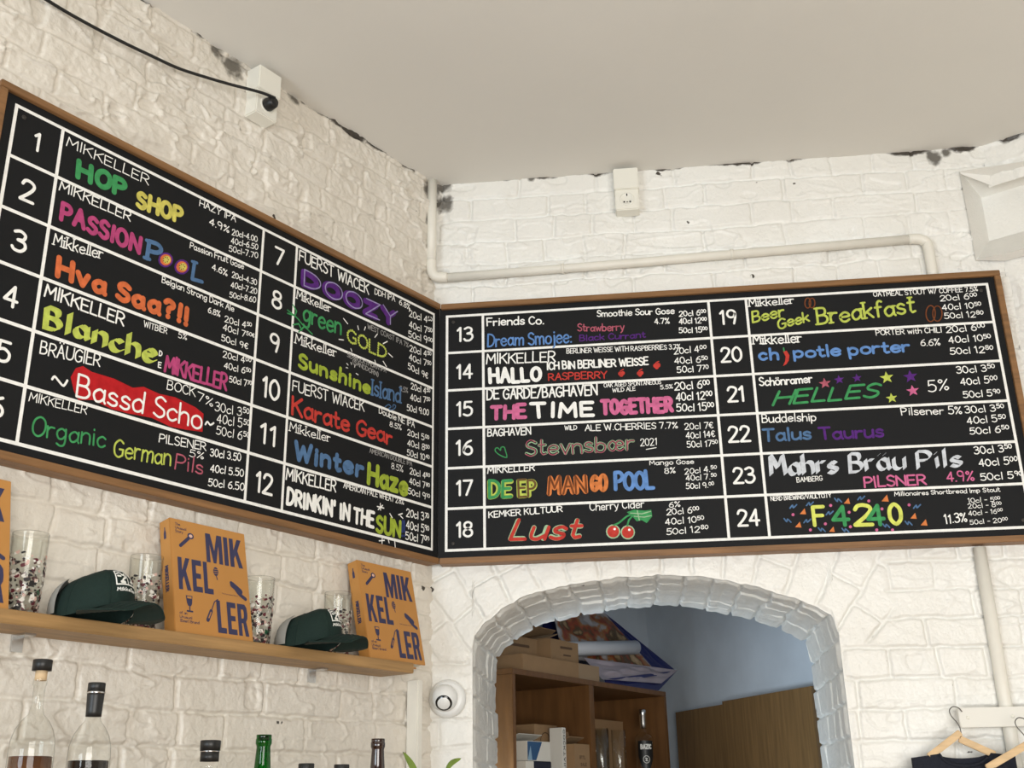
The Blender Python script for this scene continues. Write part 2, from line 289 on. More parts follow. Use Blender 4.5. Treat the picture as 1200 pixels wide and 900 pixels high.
class Ink:
    """flat paint marks on a surface; f maps (u,v,lift) to a 3-D point"""
    def __init__(s,f): s.f=f; s.b=MB(); s.k=0
    def poly2(s,pts,m,lift=0):
        s.k+=1; h=.0006+lift*.00025+(s.k%40)*.000006
        s.b.add([s.f(x,y,h) for x,y in pts],[tuple(range(len(pts)))],m)
    def fill(s,pts,m,lift=0):
        b=bmesh.new(); s.k+=1; h=.0006+lift*.00025+(s.k%40)*.000006
        vs=[b.verts.new((x,y,0)) for x,y in pts]; fc=b.faces.new(vs); fc.normal_update(); bmesh.ops.triangulate(b,faces=[fc],quad_method='BEAUTY',ngon_method='EAR_CLIP'); b.verts.index_update()
        s.b.add([s.f(v.co.x,v.co.y,h) for v in b.verts],[[v.index for v in f.verts] for f in b.faces],m); b.free()
    def stroke(s,pts,w,m,lift=0,nib=None):
        P=[pts[0]]
        for p in pts[1:]:
            if math.hypot(p[0]-P[-1][0],p[1]-P[-1][1])>1e-6: P.append(p)
        if len(P)<2: P.append((P[0][0]+w*.1,P[0][1]))
        if nib is not None:
            nx,ny=math.cos(nib)*w/2,math.sin(nib)*w/2; tx,ty=-math.sin(nib)*w*.06,math.cos(nib)*w*.06
            for a,b_ in zip(P,P[1:]):
                dx,dy=b_[0]-a[0],b_[1]-a[1]
                if abs(dx*ny-dy*nx)<1e-9*w or abs(dx*math.sin(nib)-dy*math.cos(nib))<.25*math.hypot(dx,dy):
                    s.poly2([(a[0]-nx-tx,a[1]-ny-ty),(b_[0]+nx-tx,b_[1]+ny-ty),(b_[0]+nx+tx,b_[1]+ny+ty),(a[0]-nx+tx,a[1]-ny+ty)],m,lift)
                else: s.poly2([(a[0]-nx,a[1]-ny),(a[0]+nx,a[1]+ny),(b_[0]+nx,b_[1]+ny),(b_[0]-nx,b_[1]-ny)],m,lift)
            return
        runs=[[P[0]]]                                    # split at sharp corners
        for i in range(1,len(P)-1):
            runs[-1].append(P[i]); a=math.atan2(P[i][1]-P[i-1][1],P[i][0]-P[i-1][0]); b_=math.atan2(P[i+1][1]-P[i][1],P[i+1][0]-P[i][0])
            if abs((b_-a+math.pi)%(2*math.pi)-math.pi)>.9: runs.append([P[i]])
        runs[-1].append(P[-1])
        for Q in runs:
            n=len(Q); Lf=[];Rt=[]; shut=len(runs)==1 and n>4 and math.hypot(Q[0][0]-Q[-1][0],Q[0][1]-Q[-1][1])<w*.2
            for i,p in enumerate(Q):
                a=Q[max(i-1,0)]; c=Q[min(i+1,n-1)]
                if shut and i in (0,n-1): a=Q[n-2]; c=Q[1]
                dx,dy=c[0]-a[0],c[1]-a[1]; l=math.hypot(dx,dy) or 1; nx,ny=-dy/l*w/2,dx/l*w/2
                Lf.append((p[0]+nx,p[1]+ny)); Rt.append((p[0]-nx,p[1]-ny))
            def cap(c,d):
                a0=math.atan2(d[1],d[0]); return [(c[0]+w/2*math.cos(a0-math.pi*k/5),c[1]+w/2*math.sin(a0-math.pi*k/5)) for k in range(1,5)]
            s.k+=1; h=.0006+lift*.00025+(s.k%40)*.000006
            e=cap(Q[-1],(Lf[-1][0]-Q[-1][0],Lf[-1][1]-Q[-1][1])); st=cap(Q[0],(Rt[0][0]-Q[0][0],Rt[0][1]-Q[0][1]))
            vs=[];fs=[]
            for a,b_ in zip(Lf,Rt): vs+=[a,b_]
            for i in range(n-1): fs.append((2*i,2*i+1,2*i+3,2*i+2))
            if shut: s.b.add([s.f(x,y,h) for x,y in vs],fs,m); continue
            o=len(vs); vs+=e; fs.append((2*n-2,*range(o,o+4),2*n-1)); o=len(vs); vs+=st; fs.append((1,*range(o,o+4),0))
            s.b.add([s.f(x,y,h) for x,y in vs],fs,m)
    def text(s,t,x0,y0,x1,y1,h,m,th=.11,st='n',lift=0,rnd=None,jit=.038):
        rnd=rnd or random.Random(hash_(t)); gap=1.5 if st!='b' else 1.9
        if th>.19: gap=1.2+th*6
        X=0;items=[];sup=False
        for ch in t:
            if ch=='^': sup=True; continue
            if ch==' ': X+=3.4; sup=False; continue
            g=GL.get(ch)
            if not g: continue
            k=.62 if sup else 1; items.append((g,X,k,sup)); X+=(g[0]+gap)*k
        if th>.06:
            ins=th*h*.5; l_=math.hypot(x1-x0,y1-y0); dx_,dy_=(x1-x0)/l_*ins,(y1-y0)/l_*ins; x0+=dx_*.45; x1-=dx_*.45; y0+=dy_+ins*.8; y1+=ins*.8-dy_; h0=h; h=h-ins*1.7; th=th*h0/h
        W=max(X-gap,.5); L=math.hypot(x1-x0,y1-y0); sy=h/10; sx=L/W; ux,uy=(x1-x0)/L,(y1-y0)/L
        sx=min(sx,sy*2.2); slant={'i':.25,'s':0}.get(st,0)
        for (gw,ss),gx,k,sp in items:
            jy=rnd.uniform(-jit,jit)*10; jr=rnd.uniform(-jit,jit)*1.2; js=1+rnd.uniform(-jit,jit)*1.5
            def mp(p):
                px,py=p[0]*k,p[1]*k*js+(4.2 if sp else 0)+jy
                px+=slant*py-jr*py; e=(gx+px)*sx; v=py*sy
                return (x0+ux*e,y0+uy*e+v)
            for kind,pp in ss:
                q=catmull(pp,4) if kind=='C' else pp
                q=[mp(p) for p in q]; w=th*h*(.85 if sp else 1)
                if st=='d':
                    acc=0
                    for a,b_ in zip(q,q[1:]):
                        l=math.hypot(b_[0]-a[0],b_[1]-a[1]); d=acc
                        while d<l: f=d/l; s.stroke([(a[0]+(b_[0]-a[0])*f,a[1]+(b_[1]-a[1])*f)]*2,w,m,lift); d+=w*1.05
                        acc=d-l
                elif st=='b': s.stroke(q,w*1.5,m,lift,nib=math.radians(38))
                else: s.stroke(q,w,m,lift)
                if st=='s' and kind=='L':
                    for e_,o_ in ((pp[0],pp[1]),(pp[-1],pp[-2])):
                        if abs(e_[0]-o_[0])<.7 and abs(e_[1]-o_[1])>1: s.stroke([mp((e_[0]-1.1,e_[1])),mp((e_[0]+1.1,e_[1]))],w*.8,m,lift)
    def build(s,*a): return s.b.build(*a)
def hash_(t):
    h=7
    for c in t: h=(h*131+ord(c))%1000003
    return h
def font_outline(t,h,offset=.0,sx=1.0):
    cu=bpy.data.curves.new('lettering','FONT'); cu.body=t; cu.offset=offset; cu.resolution_u=4; cu.space_character=1.0
    o=bpy.data.objects.new('lettering',cu); COL.objects.link(o); bpy.context.view_layer.update()
    me=o.to_mesh(); vs=[v.co.copy() for v in me.vertices]; fs=[tuple(p.vertices) for p in me.polygons]; o.to_mesh_clear(); bpy.data.objects.remove(o); bpy.data.curves.remove(cu)
    x0=min(v.x for v in vs);x1=max(v.x for v in vs);y0=min(v.y for v in vs);y1=max(v.y for v in vs); k=h/(y1-y0)
    return [((v.x-(x0+x1)/2)*k*sx,(v.y-(y0+y1)/2)*k) for v in vs],fs
# ------------------------------------------------ lettering tables: row, part, text, start, end, height (metres on the board)
NUMS=[
(1,-1.3834,2.9967,0.0519),
(2,-1.3881,2.8705,0.0592),
(3,-1.3892,2.7477,0.0574),
(4,-1.3882,2.6187,0.0551),
(5,-1.3861,2.4944,0.0534),
(6,-1.3822,2.3768,0.0518),
(7,-0.6718,3.0018,0.058),
(8,-0.6702,2.8741,0.0582),
(9,-0.6694,2.7511,0.0566),
(10,-0.6711,2.6216,0.0638),
(11,-0.6692,2.4975,0.0608),
(12,-0.6729,2.369,0.0601),
(13,0.0817,2.9963,0.0553),
(14,0.0799,2.8703,0.0548),
(15,0.0797,2.7474,0.0542),
(16,0.0787,2.6235,0.0552),
(17,0.0792,2.4975,0.0537),
(18,0.079,2.371,0.053),
(19,0.8981,3.0015,0.0546),
(20,0.8971,2.8774,0.0558),
(21,0.9002,2.7495,0.0568),
(22,0.8984,2.6237,0.057),
(23,0.9009,2.4969,0.0555),
(24,0.9023,2.3705,0.0555)]
TEXT=[
(1, 'brewery_name', 'MIKKELLER', -1.3165, 3.0214, -1.0943, 3.0226, 0.027, 'white', 0.1, 'n'),
(1, 'beer_name', 'HOP', -1.2812, 2.9541, -1.1521, 2.9603, 0.0516, 'green', 0.26, 'n'),
(1, 'beer_name', 'SHOP', -1.1203, 2.9483, -0.9882, 2.963, 0.0499, 'yellow', 0.24, 'n'),
(1, 'beer_style', 'HAZY IPA', -0.9432, 3.0346, -0.826, 3.039, 0.02, 'white', 0.13, 'n'),
(1, 'beer_style', '4.9%', -0.9085, 2.9964, -0.8449, 2.9989, 0.0207, 'white', 0.14, 'n'),
(1, 'price_list', '20cl-4.00', -0.8351, 2.9984, -0.7503, 3.0128, 0.0179, 'white', 0.13, 'n'),
(1, 'price_list', '40cl-6.50', -0.8357, 2.973, -0.7469, 2.9906, 0.0178, 'white', 0.13, 'n'),
(1, 'price_list', '50cl-7.70', -0.8401, 2.9482, -0.7448, 2.9658, 0.0177, 'white', 0.13, 'n'),
(2, 'brewery_name', 'MIKKELLER', -1.3184, 2.9053, -1.1317, 2.9066, 0.0262, 'white', 0.12, 'n'),
(2, 'beer_name', 'PASSION', -1.306, 2.8337, -1.0974, 2.8324, 0.0497, 'pink', 0.22, 'n'),
(2, 'beer_name', 'P', -1.079, 2.8278, -1.0375, 2.8324, 0.0577, 'blue', 0.2, 's'),
(2, 'beer_name', 'L', -0.9461, 2.8264, -0.9119, 2.8321, 0.0551, 'blue', 0.18, 's'),
(2, 'beer_style', 'Passion Fruit Gose', -0.9596, 2.9086, -0.7884, 2.9166, 0.0182, 'white', 0.13, 'n'),
(2, 'beer_style', '4.6%', -0.888, 2.8773, -0.8387, 2.8774, 0.0184, 'white', 0.14, 'n'),
(2, 'price_list', '20cl-4.30', -0.8243, 2.8802, -0.7419, 2.889, 0.0175, 'white', 0.13, 'n'),
(2, 'price_list', '40cl-7.20', -0.8251, 2.8514, -0.7398, 2.8645, 0.0174, 'white', 0.13, 'n'),
(2, 'price_list', '50cl-8.60', -0.8268, 2.8232, -0.7413, 2.8396, 0.0173, 'white', 0.13, 'n'),
(3, 'brewery_name', 'Mikkeller', -1.3137, 2.7705, -1.1906, 2.7828, 0.0307, 'white', 0.1, 's'),
(3, 'beer_name', 'Hva Saa?!!', -1.2961, 2.6975, -0.9445, 2.7011, 0.0539, 'orange', 0.25, 'n'),
(3, 'beer_style', 'Belgian Strong Dark Ale', -1.0293, 2.7874, -0.8089, 2.7882, 0.0175, 'white', 0.13, 'n'),
(3, 'beer_style', '6.8%', -0.8885, 2.7584, -0.8505, 2.7603, 0.0167, 'white', 0.14, 'n'),
(3, 'price_list', '20cl 4^50', -0.8354, 2.7517, -0.7498, 2.7614, 0.0183, 'white', 0.13, 'n'),
(3, 'price_list', '40cl 7^50€', -0.8391, 2.7287, -0.7387, 2.7355, 0.0182, 'white', 0.13, 'n'),
(3, 'price_list', '50cl 9€', -0.8412, 2.6985, -0.7562, 2.7032, 0.0181, 'white', 0.13, 'n'),
(4, 'brewery_name', 'MIKKELLER', -1.317, 2.6445, -1.117, 2.6424, 0.0329, 'white', 0.13, 'n'),
(4, 'beer_name', 'Blanche', -1.3066, 2.5734, -1.0222, 2.5753, 0.0592, 'lime', 0.2, 'b'),
(4, 'beer_name', 'D', -1.0164, 2.6025, -1.0075, 2.6033, 0.0155, 'white', 0.18, 'n'),
(4, 'beer_name', 'E', -1.0153, 2.5735, -1.0065, 2.5749, 0.0154, 'white', 0.18, 'n'),
(4, 'beer_name', 'MIKKELLER', -0.9976, 2.5683, -0.8127, 2.5736, 0.0454, 'pink', 0.16, 'n'),
(4, 'beer_style', 'WITBIER', -1.0652, 2.6596, -1.0, 2.6635, 0.0168, 'white', 0.12, 'n'),
(4, 'beer_style', '5%', -0.968, 2.6653, -0.9432, 2.666, 0.016, 'white', 0.12, 'n'),
(4, 'price_list', '20cl 4^00', -0.8322, 2.6571, -0.7442, 2.6655, 0.018, 'white', 0.13, 'n'),
(4, 'price_list', '40cl 6^50', -0.8262, 2.6292, -0.7418, 2.638, 0.0179, 'white', 0.13, 'n'),
(4, 'price_list', '50cl 7^70', -0.8066, 2.5985, -0.7363, 2.605, 0.0179, 'white', 0.13, 'n'),
(5, 'brewery_name', 'BRÄUGIER', -1.3084, 2.5134, -1.1646, 2.5291, 0.0319, 'white', 0.1, 'n'),
(5, 'beer_name', 'Bassd Scho', -1.2125, 2.4447, -0.8773, 2.4568, 0.0543, 'white', 0.1, 'n'),
(5, 'beer_style', 'BOCK', -0.9855, 2.528, -0.9032, 2.533, 0.0244, 'white', 0.1, 'n'),
(5, 'beer_style', '7%', -0.8969, 2.5254, -0.8503, 2.5214, 0.0237, 'white', 0.1, 'n'),
(5, 'price_list', '30cl 3^50', -0.843, 2.5132, -0.738, 2.5244, 0.024, 'white', 0.1, 'n'),
(5, 'price_list', '40cl 5^50', -0.8346, 2.4855, -0.7355, 2.4949, 0.0239, 'white', 0.1, 'n'),
(5, 'price_list', '50cl 6^50', -0.8341, 2.4558, -0.7327, 2.4637, 0.0237, 'white', 0.1, 'n'),
(6, 'brewery_name', 'MIKKELLER', -1.3172, 2.4054, -1.1822, 2.4123, 0.0214, 'white', 0.1, 'n'),
(6, 'beer_name', 'Organic', -1.302, 2.3352, -1.1278, 2.3492, 0.0434, 'green', 0.1, 'n'),
(6, 'beer_name', 'German', -1.106, 2.3362, -0.9542, 2.3481, 0.0444, 'lime', 0.1, 'n'),
(6, 'beer_name', 'Pils', -0.9427, 2.3444, -0.8629, 2.347, 0.0387, 'rose', 0.1, 'n'),
(6, 'beer_style', 'PILSENER', -0.9927, 2.3962, -0.8589, 2.4082, 0.0224, 'white', 0.12, 'n'),
(6, 'beer_style', '5%', -0.9054, 2.384, -0.8645, 2.3852, 0.0178, 'white', 0.12, 'n'),
(6, 'price_list', '30cl 3.50', -0.846, 2.3981, -0.7523, 2.4068, 0.0207, 'white', 0.13, 'n'),
(6, 'price_list', '40cl 5.50', -0.8422, 2.3595, -0.7406, 2.3702, 0.0206, 'white', 0.13, 'n'),
(6, 'price_list', '50cl 6.50', -0.8451, 2.3249, -0.7359, 2.3363, 0.0204, 'white', 0.13, 'n'),
(7, 'brewery_name', 'FUERST WIACEK', -0.6013, 3.0176, -0.3233, 3.0172, 0.0363, 'white', 0.12, 'n'),
(7, 'beer_name', 'DOOZY', -0.5863, 2.9458, -0.2048, 2.9509, 0.0545, 'purple', 0.34, 'n'),
(7, 'beer_name', 'DOOZY', -0.5795, 2.9484, -0.1965, 2.9538, 0.0546, 'lavender', 0.07, 'n'),
(7, 'beer_style', 'DDH IPA', -0.2988, 3.029, -0.2093, 3.0373, 0.0202, 'white', 0.13, 'n'),
(7, 'beer_style', '6.8%', -0.1904, 3.0345, -0.1408, 3.0336, 0.0193, 'white', 0.14, 'n'),
(7, 'price_list', '20cl 4^50', -0.145, 3.0104, -0.0371, 3.0227, 0.0236, 'white', 0.13, 'n'),
(7, 'price_list', '40cl 7^50', -0.1441, 2.9731, -0.0366, 2.9852, 0.0234, 'white', 0.13, 'n'),
(7, 'price_list', '50cl 9^00', -0.1463, 2.942, -0.0361, 2.9522, 0.0232, 'white', 0.13, 'n'),
(8, 'brewery_name', 'Mikkeller', -0.6026, 2.9033, -0.4725, 2.9063, 0.028, 'white', 0.11, 's'),
(8, 'beer_name', 'green', -0.5755, 2.8436, -0.4284, 2.8512, 0.0577, 'green', 0.12, 'n'),
(8, 'beer_name', 'GOLD', -0.4046, 2.84, -0.2423, 2.8379, 0.0455, 'lime', 0.16, 'd'),
(8, 'beer_style', 'WEST COAST IPA 7%', -0.3249, 2.9091, -0.1454, 2.9074, 0.0169, 'dim', 0.13, 'n'),
(8, 'price_list', '20cl 4^50', -0.1395, 2.8977, -0.0405, 2.9067, 0.0217, 'white', 0.13, 'n'),
(8, 'price_list', '40cl 7^50', -0.1416, 2.8678, -0.04, 2.8742, 0.0216, 'white', 0.13, 'n'),
(8, 'price_list', '50cl 9€', -0.1456, 2.8375, -0.0542, 2.8334, 0.0214, 'white', 0.13, 'n'),
(9, 'brewery_name', 'Mikkeller', -0.5987, 2.7727, -0.4435, 2.7799, 0.0308, 'white', 0.11, 's'),
(9, 'beer_style', 'SEABUCKTHORN IPA', -0.4024, 2.7961, -0.2409, 2.7963, 0.0137, 'dim', 0.15, 'n'),
(9, 'beer_style', '(SANDDORN)', -0.3791, 2.7819, -0.273, 2.7742, 0.015, 'dim', 0.15, 'n'),
(9, 'beer_name', 'Sunshine', -0.5813, 2.7067, -0.3053, 2.7102, 0.047, 'lime2', 0.22, 'n'),
(9, 'beer_name', 'Island', -0.3009, 2.7103, -0.1748, 2.719, 0.0538, 'blue', 0.12, 's'),
(9, 'beer_style', '5.5%', -0.1801, 2.7577, -0.1443, 2.7613, 0.0178, 'dim', 0.12, 'n'),
(9, 'price_list', '20cl 4^50', -0.1309, 2.778, -0.0437, 2.7842, 0.0211, 'white', 0.13, 'n'),
(9, 'price_list', '40cl 7^50', -0.1332, 2.7412, -0.0433, 2.7558, 0.0209, 'white', 0.13, 'n'),
(9, 'price_list', '50cl 9.00', -0.1472, 2.7044, -0.0482, 2.7163, 0.0207, 'white', 0.13, 'n'),
(10, 'brewery_name', 'FUERST WIACEK', -0.5989, 2.636, -0.3266, 2.6524, 0.0327, 'white', 0.11, 'n'),
(10, 'beer_name', 'Karate Gear', -0.5958, 2.5696, -0.2086, 2.582, 0.053, 'redchalk', 0.16, 'n'),
(10, 'beer_style', 'Double NE IPA', -0.2665, 2.6645, -0.1122, 2.6596, 0.0193, 'white', 0.13, 'n'),
(10, 'beer_style', '8.5%', -0.2205, 2.6371, -0.1694, 2.6381, 0.0172, 'white', 0.13, 'n'),
(10, 'price_list', '20cl 5^00', -0.1432, 2.6295, -0.047, 2.6338, 0.0204, 'white', 0.13, 'n'),
(10, 'price_list', '40cl 8^50', -0.1424, 2.5969, -0.0443, 2.6032, 0.0203, 'white', 0.13, 'n'),
(10, 'price_list', '50cl 10^40', -0.1437, 2.5676, -0.0439, 2.5722, 0.0201, 'white', 0.13, 'n'),
(11, 'brewery_name', 'Mikkeller', -0.6009, 2.5252, -0.4529, 2.5298, 0.0268, 'white', 0.1, 's'),
(11, 'beer_name', 'Winter', -0.579, 2.4496, -0.3239, 2.4597, 0.0556, 'blue', 0.24, 'n'),
(11, 'beer_name', 'Haze', -0.3043, 2.4436, -0.1386, 2.4461, 0.0664, 'lime2', 0.22, 'n'),
(11, 'beer_style', 'AMERICAN DOUBLE IPA', -0.3006, 2.5385, -0.1201, 2.5399, 0.0151, 'dim', 0.13, 'n'),
(11, 'beer_style', '8.5%', -0.2095, 2.513, -0.1588, 2.5132, 0.0196, 'white', 0.1, 'n'),
(11, 'price_list', '20cl 4^80', -0.13, 2.5147, -0.042, 2.5169, 0.02, 'white', 0.13, 'n'),
(11, 'price_list', '40cl 7^80', -0.1313, 2.4845, -0.0415, 2.4865, 0.0198, 'white', 0.13, 'n'),
(11, 'price_list', '50cl 9^10', -0.1367, 2.4536, -0.041, 2.4534, 0.0197, 'white', 0.13, 'n'),
(12, 'brewery_name', 'MIKKELLER', -0.6035, 2.3935, -0.425, 2.3973, 0.034, 'white', 0.13, 'n'),
(12, 'beer_name', "DRINKIN' IN THE", -0.5964, 2.3297, -0.2748, 2.3266, 0.0477, 'white', 0.2, 'n'),
(12, 'beer_name', 'SUN', -0.2648, 2.3137, -0.1656, 2.3199, 0.0544, 'lime2', 0.2, 'n'),
(12, 'beer_name', '!!', -0.1618, 2.324, -0.1457, 2.3241, 0.0511, 'navyblue', 0.14, 'n'),
(12, 'beer_style', 'AMERICAN PALE WHEAT 2.8%', -0.3973, 2.415, -0.1532, 2.418, 0.017, 'white', 0.13, 'n'),
(12, 'price_list', '20cl 3^70', -0.1422, 2.3853, -0.0433, 2.3887, 0.0249, 'white', 0.13, 'n'),
(12, 'price_list', '40cl 5^90', -0.1413, 2.351, -0.0427, 2.3521, 0.0247, 'white', 0.13, 'n'),
(12, 'price_list', '50cl 7^00', -0.1435, 2.3183, -0.0423, 2.3213, 0.0245, 'white', 0.13, 'n'),
(13, 'brewery_name', 'Friends Co.', 0.1512, 3.0191, 0.3316, 3.0135, 0.03, 'white', 0.15, 'n'),
(13, 'beer_style', 'Smoothie Sour Gose', 0.497, 3.0282, 0.7368, 3.0226, 0.0238, 'white', 0.14, 'n'),
(13, 'beer_style', '4.7%', 0.6736, 2.9914, 0.7194, 2.991, 0.021, 'white', 0.14, 'n'),
(13, 'price_list', '20cl 6^00', 0.7498, 3.0125, 0.832, 3.0122, 0.0202, 'white', 0.15, 'n'),
(13, 'price_list', '40cl 12^00', 0.748, 2.9866, 0.8315, 2.9862, 0.0201, 'white', 0.15, 'n'),
(13, 'price_list', '50cl 15^00', 0.7459, 2.9566, 0.832, 2.9545, 0.0199, 'white', 0.15, 'n'),
(13, 'beer_name', 'Dream Smojee:', 0.1522, 2.947, 0.4164, 2.9448, 0.0473, 'skyblue', 0.11, 'n'),
(13, 'beer_name', 'Strawberry', 0.4347, 2.9823, 0.5793, 2.9756, 0.027, 'rose', 0.13, 'n'),
(13, 'beer_name', 'Black Currant', 0.4396, 2.9484, 0.6427, 2.9482, 0.0234, 'purple', 0.16, 'n'),
(14, 'brewery_name', 'MIKKELLER', 0.1478, 2.8904, 0.3635, 2.8849, 0.0367, 'white', 0.12, 'n'),
(14, 'beer_style', 'BERLINER WEISSE WITH RASPBERRIES 3.7%', 0.3982, 2.9101, 0.7461, 2.9045, 0.0174, 'white', 0.13, 'n'),
(14, 'beer_name', 'HALLO', 0.1572, 2.8237, 0.3172, 2.8218, 0.0528, 'white', 0.22, 'n'),
(14, 'beer_name', 'ICH BIN BERLINER WEISSE', 0.3359, 2.8593, 0.6464, 2.8572, 0.028, 'white', 0.17, 'n'),
(14, 'beer_name', 'RASPBERRY', 0.3395, 2.8238, 0.5198, 2.8214, 0.0254, 'redchalk', 0.15, 'n'),
(14, 'price_list', '20cl 4^00', 0.726, 2.8868, 0.8227, 2.8923, 0.0221, 'white', 0.13, 'n'),
(14, 'price_list', '40cl 6^50', 0.7254, 2.8557, 0.8251, 2.8562, 0.022, 'white', 0.13, 'n'),
(14, 'price_list', '50cl 7^70', 0.7309, 2.8261, 0.825, 2.8262, 0.0218, 'white', 0.13, 'n'),
(15, 'brewery_name', 'DE GARDE/BAGHAVEN', 0.1483, 2.772, 0.4871, 2.7675, 0.0375, 'white', 0.13, 'n'),
(15, 'beer_style', 'OAK AGED SPONTANEOUS', 0.5078, 2.7921, 0.6808, 2.7935, 0.0137, 'white', 0.14, 'n'),
(15, 'beer_style', 'WILD ALE', 0.5327, 2.7754, 0.6027, 2.777, 0.0137, 'white', 0.15, 'n'),
(15, 'beer_style', '5.5%', 0.6775, 2.776, 0.7148, 2.777, 0.0152, 'white', 0.14, 'n'),
(15, 'beer_name', 'THE', 0.1607, 2.706, 0.2687, 2.7042, 0.0499, 'pinkl', 0.24, 'n'),
(15, 'beer_name', 'TIME', 0.2839, 2.7042, 0.4736, 2.6995, 0.0513, 'white', 0.22, 'n'),
(15, 'beer_name', 'TOGETHER', 0.4963, 2.7038, 0.7104, 2.7008, 0.0526, 'pinkl', 0.24, 'n'),
(15, 'price_list', '20cl 6^00', 0.7197, 2.7711, 0.8245, 2.7723, 0.0272, 'white', 0.13, 'n'),
(15, 'price_list', '40cl 12^00', 0.7217, 2.7359, 0.8283, 2.7371, 0.027, 'white', 0.13, 'n'),
(15, 'price_list', '50cl 15^00', 0.7209, 2.7018, 0.8314, 2.7013, 0.0268, 'white', 0.13, 'n'),
(16, 'brewery_name', 'BAGHAVEN', 0.1495, 2.6538, 0.2819, 2.6532, 0.0262, 'white', 0.14, 'n'),
(16, 'beer_style', 'WILD', 0.3837, 2.6613, 0.4212, 2.6617, 0.0158, 'white', 0.14, 'n'),
(16, 'beer_style', 'ALE W.CHERRIES 7.7%', 0.4449, 2.6557, 0.721, 2.6506, 0.0213, 'white', 0.13, 'n'),
(16, 'beer_name', 'Stevnsbær', 0.2646, 2.5851, 0.5884, 2.5882, 0.0532, 'paleg', 0.17, 'n'),
(16, 'beer_name', 'Stevnsbær', 0.2646, 2.5851, 0.5884, 2.5882, 0.0532, 'board', 0.1, 'n'),
(16, 'beer_name', 'Stevnsbær', 0.2646, 2.5851, 0.5884, 2.5882, 0.0532, 'rose', 0.05, 'n'),
(16, 'beer_name', '2021', 0.6074, 2.5989, 0.6568, 2.601, 0.0232, 'white', 0.1, 'n'),
(16, 'price_list', '20cl 7€', 0.7411, 2.644, 0.8254, 2.645, 0.021, 'white', 0.12, 'n'),
(16, 'price_list', '40cl 14€', 0.7428, 2.6159, 0.8283, 2.6177, 0.0209, 'white', 0.12, 'n'),
(16, 'price_list', '50cl 17^50', 0.7438, 2.5889, 0.8332, 2.5881, 0.0208, 'white', 0.12, 'n'),
(17, 'brewery_name', 'MIKKELLER', 0.1485, 2.5373, 0.2905, 2.5397, 0.0225, 'white', 0.14, 'n'),
(17, 'beer_name', 'DE', 0.1522, 2.4574, 0.2205, 2.4589, 0.0581, 'lime', 0.26, 'n'),
(17, 'beer_name', 'DE', 0.1522, 2.4574, 0.2205, 2.4589, 0.0581, 'green', 0.16, 'n'),
(17, 'beer_name', 'EP', 0.2398, 2.458, 0.2944, 2.4585, 0.0564, 'lime', 0.26, 'n'),
(17, 'beer_name', 'EP', 0.2398, 2.458, 0.2944, 2.4585, 0.0564, 'brown2', 0.12, 'n'),
(17, 'beer_name', 'MAN', 0.3284, 2.46, 0.443, 2.4631, 0.0578, 'orangel', 0.25, 'n'),
(17, 'beer_name', 'MAN', 0.3284, 2.46, 0.443, 2.4631, 0.0578, 'brown', 0.1, 'n'),
(17, 'beer_name', 'GO', 0.4548, 2.4648, 0.5031, 2.4671, 0.0546, 'orangel', 0.22, 'n'),
(17, 'beer_name', 'POOL', 0.5249, 2.4653, 0.6397, 2.4668, 0.0606, 'skyblue', 0.19, 'n'),
(17, 'beer_style', 'Mango Gose', 0.6311, 2.54, 0.7604, 2.5382, 0.0153, 'white', 0.14, 'n'),
(17, 'beer_style', '8%', 0.673, 2.5113, 0.7042, 2.5121, 0.0182, 'white', 0.13, 'n'),
(17, 'price_list', '20cl 4.^50', 0.7313, 2.5062, 0.8235, 2.5139, 0.0181, 'white', 0.13, 'n'),
(17, 'price_list', '40cl 7.^50', 0.7336, 2.4872, 0.8215, 2.4891, 0.0181, 'white', 0.13, 'n'),
(17, 'price_list', '50cl 9.^00', 0.7318, 2.4625, 0.8123, 2.464, 0.018, 'white', 0.13, 'n'),
(18, 'brewery_name', 'KEMKER KULTUUR', 0.1509, 2.4016, 0.3694, 2.4108, 0.0203, 'white', 0.15, 'n'),
(18, 'beer_style', 'Cherry Cider', 0.4496, 2.4102, 0.6076, 2.4129, 0.0254, 'white', 0.11, 'n'),
(18, 'beer_style', '6%', 0.6793, 2.4097, 0.7116, 2.4104, 0.0178, 'white', 0.13, 'n'),
(18, 'beer_name', 'Lust', 0.2111, 2.3306, 0.4158, 2.3265, 0.0684, 'paleg', 0.22, 'i'),
(18, 'beer_name', 'Lust', 0.2111, 2.3306, 0.4158, 2.3265, 0.0684, 'redchalk', 0.15, 'i'),
(18, 'price_list', '20cl 6^00', 0.6707, 2.3878, 0.7637, 2.3904, 0.0199, 'white', 0.13, 'n'),
(18, 'price_list', '40cl 10^50', 0.6652, 2.3586, 0.7758, 2.3626, 0.0198, 'white', 0.13, 'n'),
(18, 'price_list', '50cl 12^80', 0.6669, 2.3293, 0.7843, 2.3345, 0.0197, 'white', 0.13, 'n'),
(19, 'brewery_name', 'Mikkeller', 0.9647, 3.0317, 1.1016, 3.0324, 0.0284, 'white', 0.12, 's'),
(19, 'beer_name', 'Beer', 0.9699, 2.9756, 1.0681, 2.9921, 0.0404, 'lime', 0.15, 'n'),
(19, 'beer_name', 'Geek', 1.0448, 2.9489, 1.1408, 2.9716, 0.0383, 'lime', 0.15, 'n'),
(19, 'beer_name', 'Breakfast', 1.1634, 2.9553, 1.4558, 2.979, 0.0593, 'lime', 0.12, 's'),
(19, 'beer_style', 'OATMEAL STOUT W/ COFFEE 7.5%', 1.3396, 3.0403, 1.6473, 3.0379, 0.0167, 'white', 0.14, 'n'),
(19, 'price_list', '20cl 6^00', 1.5332, 3.0123, 1.641, 3.0129, 0.0209, 'white', 0.13, 'n'),
